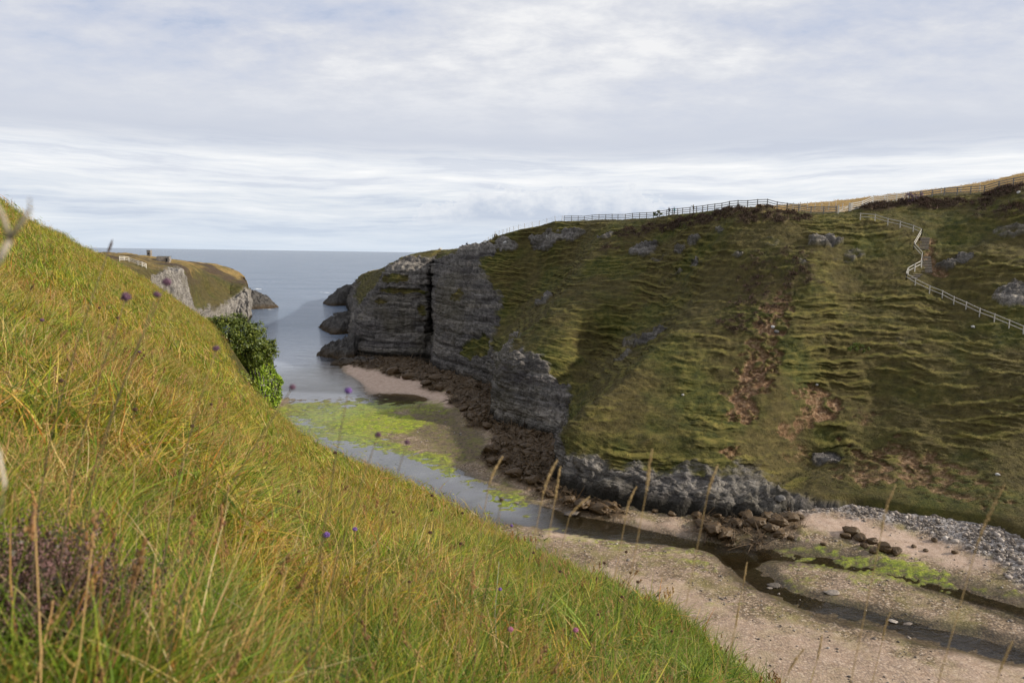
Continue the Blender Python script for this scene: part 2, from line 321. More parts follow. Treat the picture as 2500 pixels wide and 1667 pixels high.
SOIL = spots_at([(2262, 590, (1.3, 1.2, 1.2), .9), (2264, 606, (1.3, 1.2, 1.0), .9), (2266, 622, (1.3, 1.2, 1.0), .9), (2268, 645, (1.4, 1.3, 1.2), .9), (2276, 662, (1.6, 1.3, .8), .95), (2292, 668, (1.4, 1.2, .6), .8)] + [(1905 - k * 9.5, 725 + k * 28, (2.2 + .5 * (k % 3), 2.0, 2.0), .80 + .05 * (k % 4)) for k in range(11)] + [(1940 + k * 14, 1045 - k * 9, (2, 2, 1.2), .8) for k in range(5)] + [(1838, 915, (3, 3, 3.2), 1), (1822, 960, (2.2, 2, 2.4), 1), (1815, 1000, (2.6, 2, 2), .95), (1858, 880, (2.4, 2, 2), .75), (1985, 965, (3.0, 2.6, 1.6), .9), (2035, 985, (1.4, 1.4, 2.6), 1),
                 (2010, 1010, (1.6, 1.6, 1.2), 1), (1960, 1030, (2.2, 2, 1.0), .9), (1925, 1050, (2, 2, 1.2), .8), (1880, 790, (3, 3, 2), .55), (1900, 740, (3, 3, 2), .5), (1780, 1098, (1.6, 1.5, .8), .9),
                 (2050, 1140, (1.4, 1.2, 2.4), .8), (2170, 1130, (6, 5, 2.6), .85), (2250, 1155, (6, 5, 2.6), .8), (2350, 1190, (5, 4, 2.2), .7), (2130, 1165, (4, 3, 1.6), .8), (2110, 1020, (2, 2, 1), .6), (2085, 1000, (1.5, 1.5, .8), .6), (1950, 1110, (2, 2, 1.6), .6), (1420, 590, (1, 1, 1), .3)])
HEATH = spots_at([(1800, 520, (9, 5, 1.6), .8), (1730, 535, (8, 5, 1.6), .8), (1880, 530, (7, 5, 1.5), .8), (1660, 545, (7, 5, 1.6), .9), (1600, 558, (6, 5, 1.6), .8), (1540, 570, (5, 5, 1.6), .7), (1500, 600, (4, 4, 2.5), .6),
                  (1890, 690, (7, 6, 4), .62), (1900, 640, (6, 5, 3), .62), (1850, 740, (6, 5, 3.5), .62), (1810, 790, (4, 4, 3), .7), (1930, 620, (4, 4, 2), .6), (2150, 503, (6, 4, 1), .95), (2220, 497, (5, 4, 1.3), .95), (2300, 500, (6, 4, 1.3), .9), (2380, 495, (5, 4, 1.2), .8), (2460, 470, (6, 4, 1.6), .85), (2430, 520, (5, 4, 1.6), .6), (2490, 520, (5, 5, 2), .7),
                  (1640, 1010, (3, 3, 1.2), .4), (1560, 1010, (3, 3, 1.2), .35)])
ROCKS = spots_at([(2348, 634, (1.7, 1.6, 1.3), 1), (2308, 652, (1.6, 1.5, .9), 1), (1760, 560, (1.5, 1.5, .8), .7), (1700, 640, (1.6, 1.6, 1), .7), (1800, 620, (1.4, 1.4, .9), .7), (1950, 640, (1.8, 1.6, .8), .6), (1180, 612, (5, 5, 3.0), 1), (1235, 598, (5, 5, 2.2), .9), (1330, 585, (7, 6, 2.8), .85), (1400, 575, (6, 5, 2.0), .8), (1570, 610, (3.5, 3, 2.2), .85), (1610, 625, (3, 3, 1.6), .6), (1665, 610, (2.5, 2.5, 1.2), .7), (1650, 670, (1.8, 1.8, 2.2), .6), (1700, 590, (2, 2, 1), .8),
                  (2010, 590, (3.2, 3, 1.8), .8), (1880, 590, (2.2, 2.2, 1.2), .7), (2080, 620, (2.2, 2, 1), .6), (2060, 632, (2.4, 2, .8), .6), (1590, 820, (4, 3.5, 2.6), .85), (1540, 830, (3, 3, 2.2), .7), (1520, 870, (1.6, 1.6, 2.4), .85), (1330, 735, (2.4, 2.4, 4), .9), (1240, 870, (3, 3, 3), .5), (1480, 575, (2.5, 2.5, 1.3), .8),
                  (2475, 720, (3.2, 3, 3.2), .8), (2480, 560, (4, 3.5, 1.6), .6), (2410, 640, (3, 3, 1.4), .3), (2020, 1120, (2.2, 2, 2.0), .8), (1445, 1065, (1.2, 1.2, 1.6), .8), (2200, 830, (1.6, 1.6, .9), .5), (1130, 620, (3, 3, 2), .7), (1370, 990, (1.8, 1.8, 3.5), .8), (1480, 975, (1, 1, 1), .5)])
GREEN = spots_at([(960, 682, (6, 4, 1.4), 1), (975, 712, (8, 4, .9), .8), (930, 738, (4, 4, .9), .7), (880, 735, (5, 5, 1), .7), (1160, 860, (6, 5, 2), .8), (1180, 845, (5, 5, 2), .8), (1040, 760, (3, 3, 3), .5), (880, 790, (2.5, 3, 2.5), .4), (1420, 900, (6, 5, 5), .6), (1400, 840, (5, 5, 3), .6), (1450, 1080, (5, 4, 1.2), .7), (1120, 720, (3, 3, 2), .5)])
PALE = spots_at([(1180, 600, (6, 6, 3), 1), (1235, 595, (6, 6, 2.5), 1), (1330, 582, (7, 6, 2.2), .6), (1100, 650, (6, 6, 5), .45), (960, 670, (9, 6, 4), .35), (1440, 1100, (2, 2, 2.5), .5), (1560, 612, (3, 3, 2), .5), (1850, 1190, (1.5, 1.5, 4), .6)])
def finish_far():
    V, k = FV.copy(), FK.copy(); n = grid_normals(V); out = -n if n[len(n)//2, 200, 1] > 0 else n     # pointing out of the slope, towards the inlet
    hor = out.copy(); hor[..., 2] = 0; hor /= np.maximum(np.linalg.norm(hor, axis=-1), 1e-6)[..., None]
    up = out[..., 2]; row = np.broadcast_to(VV[None, :], k.shape)
    w = fbm(V * 0.22, 5, 0.6); w2 = fbm(V * 0.9 + 31, 3, 0.6)
    green = world_spots(V, GREEN)
    kk = np.maximum(k, world_spots(V, ROCKS)) * (1 - 0.9 * green)
    steep = sst(1 - up, 0.42, 0.75)
    rock = sst(kk + 0.35 * w + 0.18 * w2 + 0.25 * (steep - 0.5), 0.42, 0.62) * (row < 6)
    slope = sst(row, 1.1, 1.5) * (1 - sst(row, 5.2, 5.9))
    w5 = fbm(V * .8 + 14, 4, .65); heath = world_spots(V, HEATH, .6, .3); heath = heath * sst(heath + 1.1 * w5, .5, .95) * (1 - rock); soil = world_spots(V, SOIL, .75, .55); soil = soil * sst(soil + 1.3 * w5, .5, .95) * (1 - rock)
    # broad relief, then tread-and-riser steps in the turf, then rock
    D = 0.9 * fbm(V * 0.09, 3) * slope
    along_ = V[..., 0] * .55 - V[..., 1] * .83            # distance along the hillside
    sw = V[..., 2] + 1.5 * fbm(V * np.array([.075, .075, .12]) + 5, 3) + 0.34 * fbm(V * 0.5 + 9, 2) + .13 * fbm(V * 2.0 + 2, 2) + .045 * along_
    sx_ = V[..., 2] + 1.7 * fbm(V * np.array([.08, .08, .10]) + 45, 3) + 0.30 * fbm(V * 0.6 + 19, 2) + .12 * fbm(V * 2.2 + 6, 2) - .16 * along_
    amp = sst(fbm(V * 0.14 + 50, 4, .6), -0.22, 0.35); ampx = sst(fbm(V * 0.10 + 150, 3), -0.05, 0.35)
    def tread(q, a, b): f = q - np.floor(q); return f ** 1.6 * (1 - sst(f, a, b)), f
    saw, fr = tread(sw / 1.3, .84, 1.0); sawx, frx = tread(sx_ / 1.7, .86, 1.0); saw2, fr2 = tread(sw / 0.62 + 3 * fbm(V * 0.08 + 77, 2), .8, 1.0)
    turf = (1 - rock) * slope * (1 - 0.75 * heath) * (1 - 0.6 * soil)
    DH = turf * (np.maximum((.2 + amp) * saw * .85, ampx * sawx * .9) + .30 * (.3 + amp) * saw2)
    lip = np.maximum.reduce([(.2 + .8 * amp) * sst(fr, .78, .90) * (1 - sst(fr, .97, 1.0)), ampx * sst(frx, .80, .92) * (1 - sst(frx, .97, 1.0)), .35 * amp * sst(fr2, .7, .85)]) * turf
    D += turf * (0.26 * fbm(V * 1.2, 5, .65) + 0.07 * fbm(V * 5, 2))
    D += heath * (0.35 + 0.5 * np.abs(fbm(V * 1.3 + 3, 3)))
    D += soil * (-0.35 + 0.22 * fbm(V * 2.2, 3))
    lay = V[..., 2] + 0.5 * fbm(V * 0.06, 2) + 0.03 * V[..., 0]
    stp = lay / 2.9; sf = stp - np.floor(stp); ledge = 0.75 * sst(sf, 0.0, 0.2) * (1 - sst(sf, 0.84, 1.0)) + 0.25 * perlin(np.stack([np.floor(stp) * 3.7, V[..., 0] * .05, V[..., 1] * .05], -1))
    st2 = lay / 0.8; s2 = st2 - np.floor(st2)
    fl = fbm(V * np.array([.75, .75, .10]), 4, 0.6, True); big = sst(np.linalg.norm(V - EYE, axis=-1), 85, 140); cr = np.clip(fbm(V * np.array([.16, .16, .03]) + 8, 2, 0.5, True) - 0.55, 0, 1)
    D += rock * ((.3 + .5 * big) * ledge + 0.14 * sst(s2, .1, .3) + (.32 + .35 * big) * (fl - 0.3) - (1.6 + 1.6 * big) * cr + (.14 + .28 * big) * fbm(V * 1.1, 4, 0.6) + 0.05 * fbm(V * 4, 2))
    def blocks(f, off):                     # joints: flat faces standing in or out of the wall
        Pq = V * np.array(f) + off + .35 * np.stack([perlin(V * .5 + off), perlin(V * .5 + off + 9), .3 * perlin(V * .4 + off + 5)], -1); i = np.floor(Pq).astype(int) & 255
        return (_perm[_perm[_perm[i[..., 0]] + i[..., 1]] + i[..., 2]] & 255) / 255.0 - .5
    D += rock * (.55 * blocks((.55, .55, .22), 3.3) + .34 * blocks((1.3, 1.3, .7), 11.1) + .16 * blocks((2.6, 2.6, 1.9), 27.7))
    D += (row > 5.9) * 0.25 * fbm(V * 0.5, 3)
    V2 = V + out * D[..., None] + hor * DH[..., None]
    dry = np.clip(sst(row, 5.3, 6.0) * sst(UU, 16.5, 18.5)[:, None] + 0.8 * sst(row, 5.0, 5.9) * (1 - sst(UU, 8.6, 9.2))[:, None] + 0.35 * sst(row, 4.6, 5.6) * (1 - sst(UU, 7, 8))[:, None], 0, 1)
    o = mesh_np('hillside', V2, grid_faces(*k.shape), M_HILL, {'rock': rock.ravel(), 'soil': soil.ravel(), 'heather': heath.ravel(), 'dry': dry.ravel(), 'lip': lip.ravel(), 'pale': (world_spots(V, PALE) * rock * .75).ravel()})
    tag(o, 'steep green and brown sheep-tracked hillside with dark rock cliffs across the inlet', 'hillside', kind='structure')
    return V2, rock, soil, heath, dry, lip
FV2, FROCK, FSOIL, FHEATH, FDRY, FLIP = finish_far()
FBV = bvh_of(FV2[::2, ::2])

# ------------------------------------------------------------------ the near hillside the camera stands on
NEAR = [ # px, rows nearest first as (py, depth), then how the ground goes on out of sight
 (-1200, [(1900, 1.0), (1200, 2.2), (800, 6), (560, 16), (420, 30), (330, 50)]),
 (-500, [(1800, 1.2), (1250, 2.2), (850, 5.5), (640, 14), (500, 30), (420, 48)]),
 (0, [(1667, 1.5), (1300, 2.25), (1000, 3.9), (800, 7.5), (640, 19), (486, 46)]),
 (110, [(1667, 1.58), (1300, 2.4), (1000, 4.4), (830, 8), (690, 20), (553, 62)]),
 (214, [(1667, 1.66), (1300, 2.6), (1020, 4.8), (850, 9), (720, 25), (607, 78)]),
 (333, [(1667, 1.78), (1300, 2.9), (1050, 5.2), (880, 11), (770, 28), (668, 92)]),
 (440, [(1667, 1.9), (1320, 3.1), (1080, 5.8), (930, 12), (830, 32), (738, 100)]),
 (510, [(1667, 2.0), (1350, 3.2), (1120, 6), (960, 15), (880, 34), (790, 104)]),
 (560, [(1667, 2.07), (1360, 3.5), (1150, 6.5), (1020, 14), (950, 34), (890, 100)]),
 (600, [(1667, 2.12), (1380, 3.6), (1180, 6.8), (1060, 14), (990, 34), (945, 92)]),
 (660, [(1667, 2.25), (1400, 3.7), (1220, 7), (1110, 15), (1050, 34), (1000, 76)]),
 (770, [(1667, 2.42), (1430, 4), (1260, 7), (1170, 14), (1120, 27), (1092, 50)]),
 (900, [(1667, 2.6), (1450, 4.2), (1300, 7), (1232, 13), (1180, 23), (1150, 38)]),
 (1063, [(1667, 3), (1480, 4.7), (1350, 7.5), (1295, 13), (1250, 20), (1220, 29)]),
 (1250, [(1667, 3.6), (1520, 5.2), (1420, 7.5), (1378, 11), (1340, 15), (1310, 20)]),
 (1400, [(1667, 4.3), (1560, 5.6), (1480, 7.3), (1435, 9.5), (1395, 12.5), (1366, 16)]),
 (1500, [(1667, 5), (1590, 6.1), (1520, 7.5), (1470, 9), (1438, 11), (1408, 13)]),
 (1660, [(1720, 5.6), (1660, 6.3), (1610, 7.2), (1570, 8.2), (1530, 9.5), (1492, 11)]),
 (1870, [(1900, 6), (1850, 6.6), (1800, 7.2), (1750, 7.8), (1710, 8.5), (1672, 9.2)]),
 (2400, [(2500, 6), (2450, 6.4), (2400, 6.8), (2350, 7.3), (2300, 7.8), (2250, 8.3)]),
 (3600, [(3800, 5.6), (3700, 6), (3600, 6.4), (3500, 6.8), (3400, 7.3), (3300, 7.8)])]
def near_side():
    P = []
    for i, (px, rows) in enumerate(NEAR):
        pts = [at(px, py, d) for py, d in rows]; B = pts[-1]; t = (px - 333) / 227.0
        hidden = []
        if px <= 440:                     # past the crest the ground falls away behind it
            v = ray(px, rows[-1][0]); v = v[:2] / np.linalg.norm(v[:2])
            for s, dz in ((5, -.35), (14, -2.4), (34, -14), (50, -24), (70, -29)): hidden.append([B[0] + v[0] * s, B[1] + v[1] * s, max(B[2] + dz, -1.5)])
        else:                             # the brink over the beach
            d = np.array([.848, .53]); d = d if px < 1800 else np.array([.9, .43]); drop = B[2] + 1.5
            for s, f in ((.05, .035), (.12, .12), (.28, .40), (.48, .75), (.62, 1.0)): hidden.append([B[0] + d[0] * s * drop, B[1] + d[1] * s * drop, B[2] - f * drop])
        x0 = -9 + 18 * i / (len(NEAR) - 1)
        back = [[x0 * 1.6, -14, EYE[2] - 1.1 - .55 * x0 * 1.6 + 4], [x0 * .55, -3.0, EYE[2] - 1.1 - .55 * x0 * .55 + 1.0]]
        foot = pts[0].copy(); m = (np.array(back[1]) * .35 + foot * .65)
        for q in pts + hidden: q[2] -= .38
        P.append(back + [m] + pts + hidden)
    return np.array(P)
def build_near():
    P = near_side(); S, R = P.shape[:2]
    u = np.linspace(0, S - 1, 520); v = []
    for j, n in enumerate((5, 8, 10, 36, 40, 44, 50, 54, 22, 20, 26, 26, 14)): v += list(j + np.arange(n) / n)
    v = np.array(v[:]); v = v[v <= R - 1]; v = np.append(v, R - 1.0)
    V = pchip(pchip(P, u).transpose(1, 0, 2), v).transpose(1, 0, 2)
    dist = np.linalg.norm(V - EYE, axis=-1)
    V[..., 2] += fbm(V * 0.35, 4) * np.clip(dist * 0.012, 0.02, 0.35) + 0.5 * fbm(V * 0.10 + 4, 2) * sst(dist, 15, 50)
    return V, v
NV, NVV = build_near()
def mat_meadow_ground():
    k = NT('meadow_turf'); p = k.pos(); n2 = k.noise(p, 1.1, 6, 0.65); n3 = k.noise(p, 9.0, 4, 0.6)
    g = k.ramp(n2, [(0.34, (0.022, 0.028, 0.007)), (0.48, (0.045, 0.045, 0.012)), (0.6, (0.085, 0.066, 0.020)), (0.7, (0.13, 0.09, 0.03))])  # dark thatch and soil tone, deepened to read as shade between tufts
    g = k.mix(k.ramp(n3, [(0.45, 0.0), (0.7, 0.5)]), g, (0.07, 0.045, 0.015))
    return k.done(k.bsdf(g, 0.95, k.bump(n3, 0.8, 0.1), 0.2))
M_MEADOW = mat_meadow_ground()
near = mesh_np('near_hillside', NV, grid_faces(*NV.shape[:2]), M_MEADOW)
tag(near, 'sunlit grassy hillside falling from the left towards the beach', 'hillside', kind='structure')
NBV = bvh_of(NV[::2, ::2])

# ------------------------------------------------------------------ headland beyond it on the left
PR = [ # foot, cliff top, mid, brow, plateau ; rock
 ((300, 760, 0), (300, 690, 150), (300, 672, 155), (290, 655, 160), (230, 618, 200), (1, .8, 0, 0)),
 ((355, 800, 0), (352, 700, 168), (352, 675, 170), (350, 652, 175), (300, 618, 240), (1, .9, .2, 0)),
 ((385, 810, 0), (388, 742, 176), (386, 690, 178), (384, 664, 180), (360, 626, 250), (1, 1, 1, .5)),
 ((430, 815, 0), (438, 755, 182), (440, 700, 184), (436, 662, 186), (420, 634, 262), (1, 1, 1, .8)),
 ((462, 815, 0), (466, 775, 190), (462, 725, 194), (454, 668, 198), (470, 641, 280), (1, 1, .9, .3)),
 ((490, 800, 0), (482, 770, 205), (476, 730, 214), (470, 675, 222), (520, 648, 296), (1, .7, .15, 0)),
 ((535, 800, 0), (530, 745, 238), (515, 712, 244), (520, 674, 256), (556, 664, 306), (1, .5, .1, 0)),
 ((580, 800, 0), (575, 742, 250), (562, 718, 258), (565, 685, 270), (580, 676, 310), (1, .85, .3, 0)),
 ((612, 800, 0), (610, 748, 252), (604, 718, 258), (597, 692, 270), (592, 682, 312), (1, 1, .9, .2)),
 ((617, 775, 0), (615, 745, 275), (612, 722, 282), (604, 702, 300), (600, 690, 345), (1, 1, .9, .4)),
 ((600, 750, 0), (600, 735, 320), (600, 715, 325), (600, 700, 340), (596, 690, 360), (1, 1, .8, .3))]
def promontory():
    P, K = [], []
    for f, a, b, c, d, rk in PR:
        f0 = at_z(*f); A, B, C, D = (at(*q) for q in (a, b, c, d))
        f0 = np.array([A[0] + (f0[0] - A[0]) * .1, A[1] - 3.0, -1.0]); r0 = f0 - np.array([0, 2, 3.0])
        n = (D - C)[:2]; n = n / np.linalg.norm(n); E = np.array([D[0] + n[0] * 60, D[1] + n[1] * 60, D[2] - 2.0]); G = np.array([D[0] + n[0] * 140, D[1] + n[1] * 140, -4])
        P.append([r0, f0, A, B, C, D, E, G]); K.append([1, *rk, 0, 0, 0])
    P = np.array(P); K = np.array(K, float); u = np.linspace(0, len(P) - 1, 330); v = []
    for j, n in enumerate((4, 36, 40, 44, 90, 30, 20)): v += list(j + np.arange(n) / n)
    v = np.array(v + [7.0])
    V = pchip(pchip(P, u).transpose(1, 0, 2), v).transpose(1, 0, 2); k = np.clip(pchip(pchip(K, u).T, v).T, 0, 1)
    n = grid_normals(V); out = -n if n[160, 60, 1] > 0 else n
    w = fbm(V * 0.16, 5, 0.6); rock = sst(k + 0.35 * w, 0.42, 0.6)
    row = np.broadcast_to(v[None], k.shape)
    fl = fbm(V * np.array([.3, .3, .07]), 4, 0.6, True); D = rock * (1.6 * (fl - .3) + 0.9 * fbm(V * .6, 4)) + (1 - rock) * (0.9 * fbm(V * .11, 3) + .3 * fbm(V * .7, 3))
    V = V + out * D[..., None]
    heath = (1 - rock) * sst(fbm(V * np.array([.04, .03, .1]) + 60, 3), -0.05, 0.15) * sst(row, 3.2, 4.2); dry = (1 - rock) * sst(row + .9 * fbm(V * .09 + 7, 4, .6), 3.9, 4.8) * (1 - heath) * sst(fbm(V * .25 + 3, 4, .6), -.5, .2)
    o = mesh_np('headland', V, grid_faces(*k.shape), M_HILL, {'rock': rock.ravel(), 'soil': 0 * rock.ravel(), 'heather': heath.ravel() * .9, 'dry': dry.ravel() * .8, 'pale': rock.ravel() * .75})  # cliff rock colour lightened throughout, sunlight put into the paint
    tag(o, 'low heathery headland with limestone cliffs coloured sunlit pale beyond the near slope', 'headland', kind='structure')
    return V
PV = promontory(); PBV = bvh_of(PV[::2, ::2])

# ------------------------------------------------------------------ beach, tidal flat and sea
def tps(xy, z, lam=0.5):
    n = len(xy); d2 = ((xy[:, None] - xy[None]) ** 2).sum(-1); Kk = np.where(d2 > 0, d2 * np.log(np.sqrt(d2) + 1e-9), 0) + lam * np.eye(n) * 10
    A = np.zeros((n + 3, n + 3)); Pm = np.c_[np.ones(n), xy]; A[:n, :n] = Kk; A[:n, n:] = Pm; A[n:, :n] = Pm.T
    s = np.linalg.solve(A, np.r_[z, 0, 0, 0])
    def f(q):
        r = np.zeros(q.shape[:-1])
        for i in range(n):
            e2 = ((q - xy[i]) ** 2).sum(-1); r += s[i] * np.where(e2 > 0, e2 * 0.5 * np.log(e2 + 1e-12), 0)
        return r + s[n] + q @ s[n+1:]
    return f
BP = [(640, 968, .10), (700, 990, -.02), (760, 985, -.01), (760, 970, -.03), (900, 970, .0), (1000, 962, .0), (1060, 975, .05), (700, 1030, -.05), (780, 1060, -.04), (850, 1040, .03), (950, 1050, .07), (1050, 1080, .22), (1150, 1050, .45), (1180, 1100, .5), (1000, 1110, -.04), (1060, 1140, -.05), (1150, 1180, -.05), (1250, 1240, -.06), (1330, 1190, .35),
      (1300, 1300, .12), (1360, 1268, -.05), (1420, 1280, -.04), (1480, 1290, .0), (1600, 1310, .06), (1750, 1330, .12), (1850, 1345, .28), (1500, 1350, .25), (1600, 1420, .5), (1700, 1560, .8), (1900, 1400, .45), (2100, 1440, .7), (2300, 1500, 1.0), (2500, 1560, 1.3), (2100, 1600, 1.1), (2400, 1667, 1.4), (2800, 1700, 1.8),
      (1650, 1255, .6), (1850, 1270, 1.0), (2050, 1250, 2.0), (2250, 1290, 1.9), (2450, 1370, 1.9), (2250, 1240, 2.9), (2480, 1290, 3.1), (1960, 1225, 2.0), (2800, 1420, 3.3),
      (920, 925, .45), (980, 930, .7), (870, 915, .15), (1040, 945, .6), (850, 940, -.3), (780, 940, -.7), (1000, 895, 1.0), (1080, 920, 1.2), (1150, 960, 1.2), (1180, 1000, 1.3), (1280, 1070, 1.4), (900, 880, .8),
      (760, 900, -1.6), (700, 930, -1.0), (800, 880, -1.2), (700, 850, -4), (800, 780, -7), (690, 780, -7), (800, 830, -4), (620, 990, .6)]
bp = np.array([at_z(*q) for q in BP])
def _inland():                           # behind the foot of the slope the beach sheet dips under the hill
    r = []
    for q in ST[8:]:
        f, c = at_z(*q[0]), at(*q[2]); d = (c - f)[:2]; d = d / np.linalg.norm(d)
        for m, z in ((5, .4), (14, -1.5)): r.append([f[0] + d[0] * m, f[1] + d[1] * m, q[0][2] - 1.2 + z - .4])
    return np.array(r)
bp = np.vstack([bp, _inland()]); bh = tps(bp[:, :2], bp[:, 2])
def on_beach(x, y):
    p = at_z(x, y, .4)
    for _ in range(5): p = at_z(x, y, .5 * p[2] + .5 * float(np.clip(bh(p[None, :2])[0], -.5, 3.6)))
    return p[:2]
MAIN = np.array([on_beach(x, y) for x, y in ((640, 1000), (720, 1040), (900, 1108), (1050, 1140), (1180, 1200), (1260, 1240), (1340, 1262), (1420, 1278), (1530, 1296), (1650, 1318), (1760, 1332), (1850, 1345))])
FORK1 = np.array([on_beach(x, y) for x, y in ((1785, 1345), (1830, 1385), (1890, 1432), (2000, 1475), (2167, 1512), (2320, 1555), (2500, 1600), (2700, 1650))])
FORK2 = np.array([on_beach(x, y) for x, y in ((1850, 1345), (1950, 1352), (2080, 1372), (2218, 1402), (2350, 1440), (2500, 1480), (2700, 1535))])
def dist_line(Q, L):
    b = np.full(Q.shape[:-1], 1e9)
    for p, q in zip(L[:-1], L[1:]):
        d = q - p; t = np.clip(((Q - p) @ d) / (d @ d), 0, 1); b = np.minimum(b, np.linalg.norm(Q - p - t[..., None] * d, axis=-1))
    return b
def poly(Q, pts, w, soft):               # an area of the flat with a ragged edge
    P = np.array([on_beach(x, y) for x, y in pts]); ins = np.zeros(Q.shape[:-1], bool)
    for p, q in zip(P, np.roll(P, -1, 0)):
        c = ((p[1] > Q[..., 1]) != (q[1] > Q[..., 1])); ins ^= c & (Q[..., 0] < (q[0] - p[0]) * (Q[..., 1] - p[1]) / (q[1] - p[1] + 1e-12) + p[0])
    d = dist_line(Q, np.vstack([P, P[:1]])); d = np.where(ins, d, -d)
    return sst(d + w * 1.6 * soft, -.5 * soft, .6 * soft)
K_MAIN = [(775, 872), (814, 884), (864, 895), (895, 904), (933, 899), (929, 912), (968, 924), (1002, 914), (1006, 929), (1040, 933), (1027, 948), (1056, 960), (1086, 952), (1113, 971), (1092, 986), (1125, 1002), (1128, 1020), (1140, 1024), (1138, 1042), (1193, 1052), (1207, 1069), (1174, 1117), (1177, 1138), (1214, 1152), (1231, 1170), (1298, 1195), (1372, 1244), (1397, 1252), (1453, 1263), (1514, 1267), (1530, 1252), (1499, 1218), (1606, 1214), (1606, 1195), (1504, 1180), (1427, 1168), (1355, 1135), (1380, 1080), (1365, 1045), (1290, 1025), (1205, 990), (1225, 925), (1160, 895), (1075, 868), (1000, 855), (870, 845), (790, 858)]
K_BAND = [(1672, 1288), (1723, 1250), (1810, 1254), (1953, 1254), (1948, 1303), (1867, 1300), (1871, 1339), (1785, 1330), (1708, 1310)]
K_FOOT = [(1600, 1195), (1708, 1215), (1836, 1228), (1940, 1205), (1990, 1232), (1860, 1264), (1700, 1248), (1600, 1232)]
ALGAE = [([(640, 985), (880, 980), (1010, 1090), (1130, 1130), (1290, 1230), (1290, 1270), (1100, 1200), (900, 1140), (700, 1080)], .95), ([(751, 1005), (817, 988), (965, 979), (986, 1005), (1052, 1037), (972, 1061), (951, 1096), (944, 1107), (881, 1103), (796, 1061), (726, 1019)], 1.15), ([(690, 985), (800, 978), (900, 975), (890, 1005), (760, 1030), (700, 1012)], .9), ([(900, 975), (1060, 980), (1100, 1010), (1000, 1020), (900, 1000)], .75),
         ([(950, 1100), (1100, 1110), (1170, 1150), (1290, 1210), (1280, 1240), (1150, 1190), (1000, 1130)], .6), ([(960, 1130), (1100, 1165), (1240, 1240), (1270, 1285), (1150, 1260), (1000, 1170)], .55), ([(1300, 1280), (1376, 1294), (1708, 1345), (1785, 1388), (1759, 1410), (1555, 1374), (1453, 1334), (1300, 1310)], .62),
         ([(1870, 1330), (1963, 1312), (2142, 1352), (2260, 1388), (2400, 1425), (2500, 1460), (2400, 1448), (2218, 1405), (2040, 1372), (1900, 1352)], .85), ([(1887, 1362), (2040, 1374), (2167, 1400), (2065, 1415), (1940, 1400)], .55), ([(1810, 1450), (1912, 1485), (1990, 1520), (1836, 1510), (1749, 1471)], .45), ([(1555, 1228), (1657, 1245), (1667, 1267), (1570, 1262)], .6), ([(1800, 1360), (1860, 1400), (1930, 1450), (1880, 1440), (1810, 1390)], .6), ([(1290, 1130), (1345, 1150), (1350, 1180), (1300, 1165)], .5)]
COBBLE = [(1930, 1205), (2009, 1196), (2218, 1222), (2500, 1298), (2700, 1350), (2700, 1520), (2500, 1425), (2422, 1362), (2269, 1300), (2142, 1268), (2014, 1247), (1912, 1257)]
SANDS = [([(1963, 1254), (2142, 1274), (2295, 1325), (2448, 1371), (2371, 1392), (2193, 1346), (2065, 1310), (1963, 1290)], .8), ([(845, 888), (895, 900), (930, 908), (968, 920), (1003, 910), (1050, 930), (1110, 975), (1100, 1000), (1000, 970), (900, 960), (840, 940)], 1.0), ([(1810, 1507), (1963, 1522), (2218, 1600), (2371, 1667), (2371, 1760), (1700, 1760), (1650, 1500)], .42),
         ([(1530, 1262), (1660, 1282), (1672, 1296), (1560, 1285)], .85), ([(1330, 1292), (1420, 1305), (1440, 1318), (1340, 1310)], .8), ([(1180, 1060), (1215, 1075), (1190, 1120), (1160, 1100)], .5), ([(2300, 1570), (2700, 1650), (2700, 1800), (2300, 1700)], .5), ([(1420, 1380), (1700, 1430), (1800, 1500), (1600, 1520), (1420, 1450)], .45)]
BROWN = [(985, 985), (1120, 1000), (1200, 1070), (1180, 1130), (1280, 1190), (1240, 1205), (1120, 1120), (1040, 1100), (990, 1060)]
